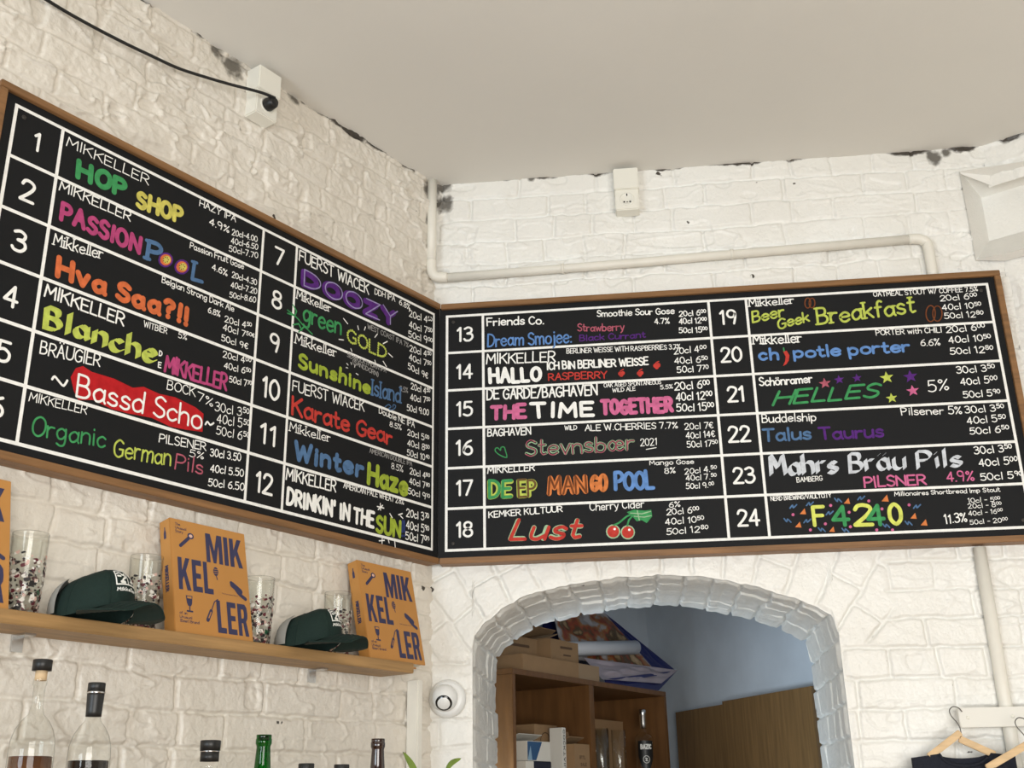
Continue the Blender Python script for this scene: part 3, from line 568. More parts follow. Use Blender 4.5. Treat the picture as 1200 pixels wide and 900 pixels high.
(19, 'price_list', '40cl 10^50', 1.5348, 2.9816, 1.6485, 2.9827, 0.0207, 'white', 0.13, 'n'),
(19, 'price_list', '50cl 12^80', 1.5367, 2.9537, 1.6491, 2.9533, 0.0206, 'white', 0.13, 'n'),
(20, 'brewery_name', 'Mikkeller', 0.9651, 2.9061, 1.1114, 2.9022, 0.0346, 'white', 0.12, 's'),
(20, 'beer_name', 'ch', 0.9789, 2.8518, 1.0381, 2.8508, 0.0411, 'skyblue', 0.2, 'n'),
(20, 'beer_name', 'potle porter', 1.0819, 2.8524, 1.4226, 2.8521, 0.041, 'skyblue', 0.19, 'n'),
(20, 'beer_style', 'PORTER with CHILI', 1.3309, 2.9125, 1.5225, 2.9098, 0.0188, 'white', 0.13, 'n'),
(20, 'beer_style', '6.6%', 1.4556, 2.8696, 1.512, 2.8695, 0.0228, 'white', 0.12, 'n'),
(20, 'price_list', '20cl 6^00', 1.5353, 2.9081, 1.6473, 2.9096, 0.023, 'white', 0.13, 'n'),
(20, 'price_list', '40cl 10^50', 1.5377, 2.8738, 1.6591, 2.8748, 0.0228, 'white', 0.13, 'n'),
(20, 'price_list', '50cl 12^80', 1.536, 2.8375, 1.6583, 2.8376, 0.0226, 'white', 0.13, 'n'),
(21, 'brewery_name', 'Schönramer', 0.9718, 2.7689, 1.1282, 2.7717, 0.0286, 'white', 0.15, 'n'),
(21, 'beer_name', 'HELLES', 1.0036, 2.7053, 1.3107, 2.7155, 0.0465, 'green', 0.16, 'i'),
(21, 'beer_style', '5%', 1.4565, 2.7237, 1.5154, 2.7261, 0.0361, 'white', 0.1, 'n'),
(21, 'price_list', '30cl 3^50', 1.5454, 2.7757, 1.6545, 2.7785, 0.0232, 'white', 0.13, 'n'),
(21, 'price_list', '40cl 5^00', 1.551, 2.7389, 1.6545, 2.742, 0.023, 'white', 0.13, 'n'),
(21, 'price_list', '50cl 5^90', 1.5523, 2.6994, 1.6564, 2.7001, 0.0228, 'white', 0.13, 'n'),
(22, 'brewery_name', 'Buddelship', 0.9686, 2.6536, 1.1264, 2.6525, 0.0279, 'white', 0.12, 'n'),
(22, 'beer_name', 'Talus', 0.9654, 2.5949, 1.1049, 2.595, 0.0422, 'blue', 0.17, 'n'),
(22, 'beer_name', 'Taurus', 1.1287, 2.5914, 1.3116, 2.5907, 0.0419, 'purple', 0.17, 'n'),
(22, 'beer_style', 'Pilsener 5%', 1.3704, 2.6556, 1.541, 2.6504, 0.0251, 'white', 0.12, 'n'),
(22, 'price_list', '30cl 3^50', 1.5501, 2.6515, 1.6597, 2.6536, 0.0226, 'white', 0.13, 'n'),
(22, 'price_list', '40cl 5^50', 1.5508, 2.6184, 1.658, 2.6215, 0.0224, 'white', 0.13, 'n'),
(22, 'price_list', '50cl 6^50', 1.5531, 2.5862, 1.6621, 2.5892, 0.0222, 'white', 0.13, 'n'),
(23, 'beer_name', 'Mahrs', 0.9778, 2.4884, 1.1701, 2.4895, 0.0667, 'silver', 0.16, 'b'),
(23, 'beer_name', 'Bräu', 1.202, 2.4887, 1.3604, 2.4913, 0.0615, 'silver', 0.16, 'b'),
(23, 'beer_name', 'Pils', 1.3926, 2.4905, 1.5182, 2.4891, 0.0581, 'silver', 0.16, 'b'),
(23, 'brewery_name', 'BAMBERG', 1.0499, 2.4676, 1.1232, 2.4697, 0.0157, 'white', 0.13, 'n'),
(23, 'beer_style', 'PILSNER', 1.2376, 2.4424, 1.4108, 2.4436, 0.0342, 'pinkl', 0.16, 'n'),
(23, 'beer_style', '4.9%', 1.4685, 2.4494, 1.5439, 2.449, 0.0309, 'pinkl', 0.13, 'n'),
(23, 'price_list', '30cl 3^50', 1.5562, 2.5265, 1.6609, 2.5307, 0.0235, 'white', 0.13, 'n'),
(23, 'price_list', '40cl 5^00', 1.5635, 2.49, 1.6691, 2.4935, 0.0233, 'white', 0.13, 'n'),
(23, 'price_list', '50cl 5^90', 1.5612, 2.4489, 1.6761, 2.4504, 0.0231, 'white', 0.13, 'n'),
(24, 'brewery_name', 'NERD BREWING/VAULTCITY', 0.9708, 2.4164, 1.1418, 2.4188, 0.0132, 'white', 0.15, 'n'),
(24, 'beer_name', 'F', 1.0838, 2.3358, 1.1175, 2.3358, 0.0613, 'yellowl', 0.17, 'n'),
(24, 'beer_name', '4', 1.137, 2.3335, 1.1845, 2.333, 0.0627, 'green', 0.17, 'n'),
(24, 'beer_name', '2', 1.1957, 2.3295, 1.248, 2.3287, 0.0648, 'yellowl', 0.17, 'n'),
(24, 'beer_name', '4', 1.2338, 2.3309, 1.2817, 2.3303, 0.064, 'green', 0.17, 'n'),
(24, 'beer_name', '0', 1.2934, 2.3314, 1.3295, 2.3306, 0.0654, 'yellowl', 0.17, 'n'),
(24, 'beer_style', 'Millionaires Shortbread Imp Stout', 1.3177, 2.4146, 1.6089, 2.4143, 0.0139, 'white', 0.14, 'n'),
(24, 'beer_style', '11.3%', 1.4445, 2.3287, 1.5059, 2.3313, 0.0279, 'white', 0.12, 'n'),
(24, 'price_list', '10cl - 5^00', 1.5165, 2.3856, 1.6043, 2.3869, 0.0144, 'white', 0.13, 'n'),
(24, 'price_list', '20cl - 8^00', 1.514, 2.3696, 1.6054, 2.3716, 0.0144, 'white', 0.13, 'n'),
(24, 'price_list', '40cl - 16^00', 1.5121, 2.3484, 1.6044, 2.3527, 0.0143, 'white', 0.13, 'n'),
(24, 'price_list', '50cl - 20^00', 1.5118, 2.3235, 1.6141, 2.3259, 0.0143, 'white', 0.13, 'n')]
DRAW=[
(2,'f','purple',0,[(-1.0039,2.8581),(-1.0069,2.8657),(-1.0136,2.8701),(-1.0224,2.8704),(-1.0317,2.8666),(-1.0396,2.8594),(-1.0446,2.8504),(-1.0457,2.8412),(-1.0427,2.8337),(-1.0362,2.8293),(-1.0275,2.8289),(-1.0182,2.8326),(-1.0102,2.8397),(-1.0051,2.8488)]),
(2,'f','orange',1,[(-1.009,2.856),(-1.0113,2.8618),(-1.0163,2.8651),(-1.023,2.8653),(-1.0301,2.8625),(-1.0361,2.8571),(-1.0399,2.8502),(-1.0407,2.8432),(-1.0384,2.8376),(-1.0335,2.8342),(-1.0268,2.8339),(-1.0198,2.8367),(-1.0138,2.8421),(-1.0099,2.849)]),
(2,'f','yellow',2,[(-1.0116,2.855),(-1.0131,2.8589),(-1.0165,2.8612),(-1.0211,2.8613),(-1.0259,2.8594),(-1.03,2.8557),(-1.0326,2.851),(-1.0331,2.8463),(-1.0316,2.8424),(-1.0282,2.8401),(-1.0237,2.8399),(-1.0189,2.8419),(-1.0148,2.8455),(-1.0122,2.8502)]),
(2,'f','brown',3,[(-1.0161,2.8532),(-1.0172,2.8543),(-1.0191,2.8535),(-1.0199,2.8516),(-1.0187,2.8505),(-1.0168,2.8513)]),
(2,'f','brown',3,[(-1.0181,2.8471),(-1.0193,2.8482),(-1.0212,2.8474),(-1.0219,2.8455),(-1.0208,2.8444),(-1.0189,2.8451)]),
(2,'f','brown',3,[(-1.0239,2.8434),(-1.025,2.8446),(-1.0269,2.8438),(-1.0277,2.8419),(-1.0266,2.8408),(-1.0247,2.8415)]),
(2,'f','brown',3,[(-1.029,2.8451),(-1.0301,2.8462),(-1.032,2.8455),(-1.0328,2.8436),(-1.0317,2.8424),(-1.0298,2.8432)]),
(2,'f','brown',3,[(-1.0296,2.8507),(-1.0307,2.8518),(-1.0326,2.8511),(-1.0334,2.8492),(-1.0323,2.848),(-1.0304,2.8488)]),
(2,'f','brown',3,[(-1.0252,2.8561),(-1.0263,2.8572),(-1.0282,2.8564),(-1.029,2.8545),(-1.0279,2.8534),(-1.026,2.8542)]),
(2,'f','brown',3,[(-1.0192,2.8571),(-1.0203,2.8583),(-1.0222,2.8575),(-1.023,2.8556),(-1.0219,2.8545),(-1.02,2.8552)]),
(2,'f','purple',0,[(-0.9556,2.8581),(-0.9587,2.8659),(-0.9655,2.8703),(-0.9746,2.8706),(-0.9842,2.8668),(-0.9923,2.8595),(-0.9975,2.8504),(-0.9987,2.8411),(-0.9956,2.8335),(-0.989,2.829),(-0.98,2.8286),(-0.9705,2.8323),(-0.9622,2.8395),(-0.9569,2.8487)]),
(2,'f','orange',1,[(-0.9609,2.856),(-0.9632,2.8619),(-0.9684,2.8653),(-0.9752,2.8655),(-0.9825,2.8626),(-0.9887,2.8571),(-0.9926,2.8502),(-0.9935,2.8431),(-0.9912,2.8373),(-0.9862,2.834),(-0.9794,2.8337),(-0.9721,2.8365),(-0.9659,2.842),(-0.9619,2.8489)]),
(2,'f','yellow',2,[(-0.9636,2.855),(-0.9651,2.859),(-0.9686,2.8613),(-0.9733,2.8614),(-0.9782,2.8595),(-0.9825,2.8557),(-0.9851,2.851),(-0.9858,2.8462),(-0.9842,2.8423),(-0.9807,2.84),(-0.9761,2.8398),(-0.9712,2.8417),(-0.9669,2.8454),(-0.9642,2.8502)]),
(2,'f','brown',3,[(-0.9682,2.8532),(-0.9693,2.8543),(-0.9713,2.8536),(-0.9721,2.8516),(-0.9709,2.8505),(-0.969,2.8512)]),
(2,'f','brown',3,[(-0.9703,2.847),(-0.9715,2.8481),(-0.9734,2.8474),(-0.9743,2.8454),(-0.9731,2.8443),(-0.9711,2.845)]),
(2,'f','brown',3,[(-0.9763,2.8433),(-0.9774,2.8445),(-0.9794,2.8437),(-0.9802,2.8418),(-0.9791,2.8406),(-0.9771,2.8414)]),
(2,'f','brown',3,[(-0.9815,2.845),(-0.9827,2.8461),(-0.9846,2.8453),(-0.9854,2.8434),(-0.9843,2.8423),(-0.9823,2.843)]),
(2,'f','brown',3,[(-0.9821,2.8507),(-0.9832,2.8518),(-0.9852,2.851),(-0.986,2.8491),(-0.9848,2.848),(-0.9829,2.8487)]),
(2,'f','brown',3,[(-0.9776,2.8561),(-0.9787,2.8573),(-0.9807,2.8565),(-0.9815,2.8546),(-0.9803,2.8534),(-0.9784,2.8542)]),
(2,'f','brown',3,[(-0.9713,2.8572),(-0.9725,2.8584),(-0.9744,2.8576),(-0.9753,2.8556),(-0.9741,2.8545),(-0.9721,2.8553)]),
(5,'f','red',0,[(-1.2303,2.4847),(-1.2213,2.5084),(-1.2051,2.5184),(-1.1824,2.5117),(-1.1251,2.5127),(-1.0754,2.5057),(-1.0481,2.5163),(-1.0037,2.5115),(-0.9593,2.5157),(-0.9006,2.5075),(-0.8751,2.4976),(-0.8737,2.4524),(-0.9211,2.4454),(-0.9661,2.4416),(-1.0185,2.449),(-1.0817,2.4427),(-1.1228,2.4415),(-1.1708,2.4492),(-1.2054,2.4394),(-1.2186,2.4557)]),
(5,'s','white',0.0052,[(-1.2726,2.4671),(-1.2675,2.4747),(-1.2556,2.4661),(-1.2447,2.4603),(-1.2378,2.4745)]),
(5,'s','white',0.0046,[(-0.8678,2.4727),(-0.8623,2.4809),(-0.8537,2.475),(-0.844,2.4823)]),
(8,'s','green',0.0042,[(-0.6318,2.8575),(-0.5987,2.8478),(-0.5788,2.8362),(-0.555,2.8259),(-0.539,2.8189)]),
(8,'s','green',0.0042,[(-0.6312,2.8485),(-0.6087,2.8504)]),
(8,'s','green',0.0042,[(-0.6138,2.8794),(-0.6,2.8658),(-0.6063,2.8481)]),
(8,'s','green',0.0042,[(-0.6098,2.8224),(-0.59,2.8323),(-0.5776,2.8182)]),
(8,'s','green',0.0042,[(-0.5883,2.8084),(-0.5707,2.8298)]),
(8,'s','white',0.0032,[(-0.423,2.9064),(-0.4058,2.8962)]),
(8,'s','white',0.0032,[(-0.3654,2.9037),(-0.3615,2.8933)]),
(8,'s','white',0.0032,[(-0.3337,2.9113),(-0.3376,2.9001)]),
(8,'s','white',0.0031,[(-0.4376,2.8373),(-0.4197,2.8414)]),
(8,'s','white',0.0031,[(-0.3896,2.8245),(-0.3851,2.8182)]),
(8,'s','white',0.0033,[(-0.2934,2.892),(-0.2833,2.9054)]),
(8,'s','white',0.0033,[(-0.2574,2.8841),(-0.2398,2.8966)]),
(8,'s','white',0.0033,[(-0.234,2.8605),(-0.2156,2.8544)]),
(8,'s','white',0.0032,[(-0.2906,2.8207),(-0.2858,2.8092)]),
(8,'s','white',0.0033,[(-0.2554,2.8285),(-0.2416,2.8164)]),
(9,'s','blue',0.0029,[(-0.2425,2.6906),(-0.2277,2.702),(-0.2174,2.6976),(-0.2273,2.6897),(-0.2171,2.6881),(-0.2021,2.6967),(-0.1972,2.7068),(-0.2075,2.7069),(-0.2093,2.6991)]),
(9,'s','white',0.0025,[(-0.4038,2.7755),(-0.3978,2.7723)]),
(9,'s','white',0.0025,[(-0.3876,2.7837),(-0.3848,2.7783)]),
(9,'s','white',0.0025,[(-0.3707,2.7808),(-0.372,2.774)]),
(9,'s','white',0.0025,[(-0.3653,2.757),(-0.3568,2.7552)]),
(9,'s','white',0.0025,[(-0.4056,2.7623),(-0.399,2.7631)]),
(12,'s','white',0.0034,[(-0.2519,2.4022),(-0.2502,2.3836)]),
(12,'s','white',0.0034,[(-0.264,2.391),(-0.2369,2.3916)]),
(12,'s','white',0.0034,[(-0.2421,2.3988),(-0.2599,2.383)]),
(12,'s','white',0.0034,[(-0.2121,2.3808),(-0.2019,2.3712)]),
(12,'s','white',0.0034,[(-0.1755,2.3845),(-0.1596,2.391)]),
(12,'s','white',0.0034,[(-0.1674,2.3826),(-0.1572,2.3776)]),
(12,'s','white',0.0033,[(-0.2407,2.308),(-0.241,2.29)]),
(12,'s','white',0.0033,[(-0.2527,2.296),(-0.2318,2.3009)]),
(12,'s','white',0.0033,[(-0.2165,2.3076),(-0.2123,2.2976)]),
(12,'s','white',0.0034,[(-0.1902,2.3102),(-0.1865,2.2873)]),
(14,'f','redchalk',0,[(0.5651,2.8343),(0.5647,2.8371),(0.5631,2.8395),(0.5607,2.8409),(0.558,2.8411),(0.5555,2.84),(0.5537,2.8378),(0.5529,2.835),(0.5534,2.8321),(0.555,2.8297),(0.5574,2.8283),(0.5601,2.8282),(0.5626,2.8293),(0.5644,2.8314)]),
(14,'f','redchalk',0,[(0.5735,2.8354),(0.573,2.8383),(0.5715,2.8406),(0.5691,2.8421),(0.5664,2.8422),(0.5639,2.8411),(0.5621,2.8389),(0.5613,2.8361),(0.5618,2.8332),(0.5634,2.8309),(0.5657,2.8294),(0.5684,2.8293),(0.5709,2.8304),(0.5727,2.8326)]),
(14,'f','redchalk',0,[(0.5679,2.8292),(0.5675,2.8318),(0.5661,2.8339),(0.564,2.8351),(0.5616,2.8353),(0.5594,2.8343),(0.5578,2.8323),(0.5572,2.8298),(0.5576,2.8273),(0.559,2.8252),(0.5611,2.8239),(0.5635,2.8238),(0.5657,2.8248),(0.5673,2.8267)]),
(14,'s','redchalk',0.0033,[(0.5602,2.8427),(0.5649,2.8457),(0.5696,2.8479)]),
(14,'f','redchalk',0,[(0.6216,2.8317),(0.6212,2.8346),(0.6196,2.837),(0.6173,2.8384),(0.6146,2.8386),(0.6121,2.8374),(0.6102,2.8353),(0.6095,2.8325),(0.6099,2.8296),(0.6115,2.8272),(0.6138,2.8258),(0.6165,2.8256),(0.619,2.8268),(0.6208,2.8289)]),
(14,'f','redchalk',0,[(0.63,2.8329),(0.6295,2.8357),(0.628,2.8381),(0.6256,2.8395),(0.6229,2.8397),(0.6204,2.8386),(0.6186,2.8364),(0.6178,2.8336),(0.6183,2.8307),(0.6198,2.8283),(0.6222,2.8269),(0.6249,2.8268),(0.6274,2.8279),(0.6292,2.8301)]),
(14,'f','redchalk',0,[(0.6244,2.8267),(0.624,2.8292),(0.6226,2.8313),(0.6205,2.8326),(0.6182,2.8327),(0.6159,2.8317),(0.6143,2.8298),(0.6137,2.8273),(0.614,2.8248),(0.6154,2.8227),(0.6175,2.8214),(0.6199,2.8213),(0.6221,2.8223),(0.6237,2.8242)]),
(14,'s','redchalk',0.0033,[(0.6168,2.8402),(0.6215,2.8432),(0.6261,2.8453)]),
(14,'f','redchalk',0,[(0.6744,2.8539),(0.6739,2.8572),(0.6721,2.8599),(0.6694,2.8616),(0.6663,2.8618),(0.6634,2.8605),(0.6613,2.8579),(0.6604,2.8547),(0.6609,2.8514),(0.6627,2.8486),(0.6654,2.847),(0.6685,2.8468),(0.6714,2.8481),(0.6735,2.8506)]),
(14,'f','redchalk',0,[(0.6827,2.855),(0.6822,2.8583),(0.6805,2.8611),(0.6778,2.8627),(0.6746,2.8629),(0.6718,2.8616),(0.6696,2.8591),(0.6688,2.8558),(0.6692,2.8525),(0.671,2.8498),(0.6737,2.8481),(0.6768,2.848),(0.6797,2.8492),(0.6818,2.8518)]),
(14,'f','redchalk',0,[(0.677,2.8488),(0.6766,2.8518),(0.675,2.8542),(0.6726,2.8556),(0.6699,2.8558),(0.6673,2.8547),(0.6654,2.8524),(0.6646,2.8496),(0.6651,2.8466),(0.6666,2.8442),(0.669,2.8427),(0.6718,2.8426),(0.6744,2.8437),(0.6762,2.8459)]),
(14,'s','redchalk',0.0033,[(0.6686,2.8624),(0.6733,2.8654),(0.678,2.8675)]),
(16,'s','green',0.0031,[(0.2076,2.5856),(0.1882,2.5928),(0.174,2.6053),(0.1734,2.6147),(0.1809,2.6167),(0.1884,2.6085),(0.1908,2.6178),(0.1998,2.6181),(0.2034,2.6077),(0.2076,2.5856)]),
(16,'s','white',0.0023,[(0.6238,2.5895),(0.6534,2.5934)]),
(18,'f','paleg',0,[(0.5348,2.3451),(0.5332,2.3544),(0.5278,2.362),(0.5196,2.3665),(0.5103,2.3669),(0.5018,2.3632),(0.4956,2.356),(0.4931,2.3468),(0.4948,2.3375),(0.5002,2.3299),(0.5083,2.3254),(0.5176,2.3251),(0.5261,2.3288),(0.5322,2.3359)]),
(18,'f','redchalk',1,[(0.5312,2.3452),(0.5299,2.3529),(0.5254,2.3593),(0.5186,2.363),(0.511,2.3633),(0.5039,2.3602),(0.4988,2.3542),(0.4967,2.3467),(0.4981,2.339),(0.5026,2.3326),(0.5093,2.329),(0.517,2.3287),(0.524,2.3317),(0.5291,2.3377)]),
(18,'f','white',2,[(0.5222,2.3529),(0.5219,2.3546),(0.521,2.3559),(0.5196,2.3566),(0.518,2.3567),(0.5165,2.3561),(0.5155,2.3548),(0.515,2.3532),(0.5153,2.3516),(0.5163,2.3503),(0.5177,2.3496),(0.5193,2.3495),(0.5207,2.3501),(0.5218,2.3514)]),
(18,'f','paleg',0,[(0.5769,2.3411),(0.5753,2.3504),(0.57,2.358),(0.5619,2.3625),(0.5526,2.3629),(0.5441,2.3591),(0.5379,2.352),(0.5354,2.3428),(0.537,2.3335),(0.5423,2.3259),(0.5504,2.3215),(0.5596,2.3211),(0.5682,2.3249),(0.5743,2.332)]),
(18,'f','redchalk',1,[(0.5733,2.3412),(0.572,2.3489),(0.5676,2.3553),(0.5609,2.3589),(0.5532,2.3593),(0.5462,2.3562),(0.5411,2.3502),(0.539,2.3427),(0.5403,2.335),(0.5447,2.3287),(0.5514,2.325),(0.559,2.3247),(0.5661,2.3278),(0.5712,2.3337)]),
(18,'f','white',2,[(0.5644,2.3489),(0.5641,2.3506),(0.5632,2.3519),(0.5618,2.3526),(0.5602,2.3527),(0.5588,2.3521),(0.5577,2.3508),(0.5573,2.3493),(0.5575,2.3476),(0.5584,2.3463),(0.5598,2.3456),(0.5614,2.3455),(0.5629,2.3461),(0.564,2.3474)]),
(18,'s','green',0.0052,[(0.5171,2.365),(0.5332,2.3716),(0.5558,2.3892),(0.5778,2.3956)]),
(18,'s','green',0.0051,[(0.5558,2.3618),(0.5609,2.3778),(0.574,2.3921)]),
(18,'f','green',0,[(0.5565,2.4018),(0.5785,2.4082),(0.6106,2.4038),(0.6273,2.406),(0.629,2.386),(0.612,2.3668),(0.5982,2.3762),(0.5837,2.3732),(0.5736,2.3862)]),
(18,'s','paleg',0.003,[(0.5671,2.3983),(0.5993,2.3947),(0.6256,2.4009)]),
(18,'s','paleg',0.003,[(0.5774,2.3882),(0.6059,2.3847),(0.6263,2.3883)]),
(18,'s','paleg',0.003,[(0.5869,2.4049),(0.5911,2.3765)]),
(19,'s','brown',0.0035,[(1.1506,3.0318),(1.1506,3.0382),(1.1493,3.0438),(1.1469,3.0476),(1.1438,3.0491),(1.1403,3.048),(1.1371,3.0446),(1.1347,3.0393),(1.1333,3.0329),(1.1333,3.0265),(1.1346,3.0209),(1.137,3.0171),(1.1401,3.0156),(1.1436,3.0167),(1.1468,3.0201),(1.1492,3.0254),(1.1506,3.0318)]),
(19,'s','brown',0.0035,[(1.1631,3.0309),(1.1631,3.037),(1.1618,3.0423),(1.1594,3.0459),(1.1562,3.0474),(1.1528,3.0464),(1.1496,3.0431),(1.1472,3.0381),(1.1459,3.0321),(1.1459,3.026),(1.1472,3.0207),(1.1496,3.0171),(1.1528,3.0157),(1.1562,3.0167),(1.1594,3.0199),(1.1618,3.0249),(1.1631,3.0309)]),
(19,'s','brown',0.0034,[(1.5122,2.9726),(1.5127,2.9827),(1.511,2.9914),(1.5075,2.9974),(1.5026,2.9998),(1.4972,2.9981),(1.492,2.9927),(1.4878,2.9844),(1.4854,2.9744),(1.4849,2.9643),(1.4866,2.9557),(1.4901,2.9497),(1.495,2.9474),(1.5004,2.9491),(1.5056,2.9544),(1.5097,2.9627),(1.5122,2.9726)]),
(19,'s','brown',0.0034,[(1.5317,2.9714),(1.5321,2.9809),(1.5304,2.9892),(1.5268,2.9948),(1.522,2.9971),(1.5166,2.9955),(1.5114,2.9904),(1.5073,2.9825),(1.5049,2.9731),(1.5045,2.9636),(1.5063,2.9554),(1.5098,2.9497),(1.5147,2.9475),(1.5201,2.9491),(1.5252,2.9541),(1.5293,2.9619),(1.5317,2.9714)]),
(20,'f','redchalk',0,[(1.0518,2.8783),(1.0629,2.8793),(1.0692,2.8643),(1.0659,2.8474),(1.0568,2.8351),(1.047,2.8306),(1.0548,2.8455),(1.0579,2.8607)]),
(20,'s','green',0.0043,[(1.055,2.8781),(1.0544,2.8884)]),
(21,'f','rose',0,[(1.1624,2.7855),(1.1583,2.7735),(1.1453,2.7719),(1.1558,2.7651),(1.1529,2.753),(1.1635,2.7607),(1.1746,2.7548),(1.1706,2.7663),(1.1805,2.7749),(1.1674,2.7743)]),
(21,'f','purple',0,[(1.205,2.7923),(1.2015,2.782),(1.1904,2.7806),(1.1994,2.7748),(1.1968,2.7644),(1.2059,2.771),(1.2154,2.766),(1.212,2.7759),(1.2205,2.7832),(1.2093,2.7827)]),
(21,'f','purple',0,[(1.2574,2.7934),(1.2541,2.7837),(1.2436,2.7824),(1.252,2.7769),(1.2495,2.7671),(1.2581,2.7733),(1.2671,2.7686),(1.2639,2.7779),(1.272,2.7848),(1.2614,2.7844)]),
(21,'f','lime',0,[(1.3431,2.7958),(1.3383,2.7822),(1.3235,2.7804),(1.3353,2.7726),(1.3317,2.7588),(1.3438,2.7676),(1.3564,2.7609),(1.3521,2.774),(1.3634,2.7837),(1.3487,2.7831)]),
(21,'f','purple',0,[(1.4115,2.796),(1.4063,2.7818),(1.391,2.7799),(1.4032,2.7718),(1.3994,2.7575),(1.412,2.7666),(1.4249,2.7597),(1.4206,2.7733),(1.4325,2.7834),(1.4171,2.7827)]),
(21,'f','pinkl',0,[(1.412,2.7484),(1.4075,2.7361),(1.3941,2.7344),(1.4048,2.7274),(1.4014,2.7148),(1.4125,2.7228),(1.4238,2.7168),(1.42,2.7287),(1.4304,2.7375),(1.417,2.7369)]),
(21,'f','lime',0,[(1.3489,2.7272),(1.3449,2.716),(1.3327,2.7144),(1.3425,2.7081),(1.3395,2.6967),(1.3495,2.7039),(1.3599,2.6985),(1.3563,2.7093),(1.3657,2.7173),(1.3535,2.7167)]),
(24,'f','orangel',0,[(1.0482,2.3745),(1.0657,2.3728),(1.0632,2.3905)]),
(24,'f','orangel',0,[(1.0309,2.3368),(1.0484,2.3351),(1.0459,2.3527)]),
(24,'f','orangel',0,[(1.1742,2.3998),(1.1917,2.3981),(1.1894,2.4158)]),
(24,'f','orangel',0,[(1.2794,2.4015),(1.2996,2.3995),(1.2972,2.4202)]),
(24,'f','orangel',0,[(1.3522,2.3481),(1.3693,2.3465),(1.3674,2.3639)]),
(24,'f','orangel',0,[(1.3774,2.3275),(1.3959,2.3257),(1.3939,2.3445)]),
(24,'f','orangel',0,[(1.1237,2.3197),(1.1396,2.3182),(1.1375,2.3342)]),
(24,'f','pinkl',0,[(1.0333,2.3733),(1.0323,2.3766),(1.0293,2.3781),(1.0261,2.3769),(1.0244,2.3737),(1.0254,2.3704),(1.0284,2.3689),(1.0316,2.3701)]),
(24,'f','pinkl',0,[(1.0769,2.3269),(1.076,2.3302),(1.073,2.3316),(1.0698,2.3304),(1.0682,2.3273),(1.0691,2.324),(1.072,2.3225),(1.0753,2.3237)]),
(24,'f','pinkl',0,[(1.1413,2.3955),(1.1404,2.3988),(1.1375,2.4003),(1.1342,2.3991),(1.1325,2.3959),(1.1334,2.3926),(1.1364,2.3911),(1.1397,2.3923)]),
(24,'f','pinkl',0,[(1.1901,2.3733),(1.1892,2.3766),(1.1863,2.3781),(1.1831,2.3769),(1.1814,2.3737),(1.1823,2.3704),(1.1852,2.3689),(1.1885,2.3701)]),
(24,'f','pinkl',0,[(1.2489,2.4038),(1.248,2.4071),(1.2451,2.4086),(1.2419,2.4074),(1.2402,2.4042),(1.241,2.4009),(1.244,2.3994),(1.2472,2.4006)]),
(24,'f','pinkl',0,[(1.2823,2.3792),(1.2814,2.3825),(1.2785,2.384),(1.2753,2.3828),(1.2736,2.3796),(1.2744,2.3763),(1.2773,2.3748),(1.2806,2.376)]),
(24,'f','pinkl',0,[(1.2599,2.3191),(1.259,2.3224),(1.2561,2.3238),(1.2529,2.3226),(1.2512,2.3195),(1.2521,2.3163),(1.255,2.3148),(1.2582,2.316)]),
(24,'f','pinkl',0,[(1.3584,2.3873),(1.3576,2.3906),(1.3547,2.3921),(1.3514,2.3909),(1.3497,2.3877),(1.3505,2.3844),(1.3534,2.3829),(1.3567,2.3841)]),
(24,'f','pinkl',0,[(1.1205,2.3426),(1.1196,2.3459),(1.1167,2.3474),(1.1134,2.3462),(1.1118,2.343),(1.1127,2.3397),(1.1156,2.3382),(1.1189,2.3394)]),
(24,'f','pinkl',0,[(1.3031,2.3173),(1.3023,2.3206),(1.2994,2.322),(1.2961,2.3208),(1.2945,2.3177),(1.2953,2.3144),(1.2982,2.313),(1.3014,2.3142)]),
(24,'f','pinkl',0,[(1.1887,2.3313),(1.1878,2.3346),(1.1849,2.336),(1.1816,2.3348),(1.1799,2.3317),(1.1808,2.3284),(1.1838,2.3269),(1.187,2.3281)]),
(24,'f','pinkl',0,[(1.3231,2.3851),(1.3223,2.3884),(1.3194,2.3898),(1.3162,2.3886),(1.3145,2.3854),(1.3153,2.3821),(1.3182,2.3807),(1.3214,2.3819)]),
(24,'s','blue',0.0038,[(1.0026,2.3631),(1.009,2.3535),(1.012,2.3611),(1.0207,2.3515)]),
(24,'s','blue',0.0039,[(1.0219,2.3923),(1.0303,2.4013),(1.0317,2.3935),(1.0422,2.4023)]),
(24,'s','blue',0.0039,[(1.0692,2.398),(1.0776,2.4069),(1.079,2.3991),(1.0895,2.4079)]),
(24,'s','blue',0.0038,[(1.0565,2.3484),(1.0648,2.3573),(1.0662,2.3495),(1.0767,2.3583)]),
(24,'s','blue',0.0039,[(1.1504,2.416),(1.1566,2.4064),(1.1597,2.4141),(1.1682,2.4044)]),
(24,'s','blue',0.0038,[(1.0951,2.3322),(1.1014,2.3228),(1.1044,2.3303),(1.1129,2.3208)]),
(24,'s','blue',0.0038,[(1.1605,2.3279),(1.1667,2.3185),(1.1698,2.326),(1.1781,2.3165)]),
(24,'s','blue',0.0039,[(1.2143,2.4085),(1.2227,2.4174),(1.224,2.4096),(1.2346,2.4184)]),
(24,'s','blue',0.0038,[(1.2744,2.336),(1.2804,2.3266),(1.2836,2.3341),(1.2918,2.3246)]),
(24,'s','blue',0.0038,[(1.3367,2.3409),(1.3426,2.3315),(1.3458,2.339),(1.3539,2.3295)]),
(24,'s','blue',0.0038,[(1.3649,2.3771),(1.3734,2.3859),(1.3745,2.3782),(1.3852,2.3869)]),
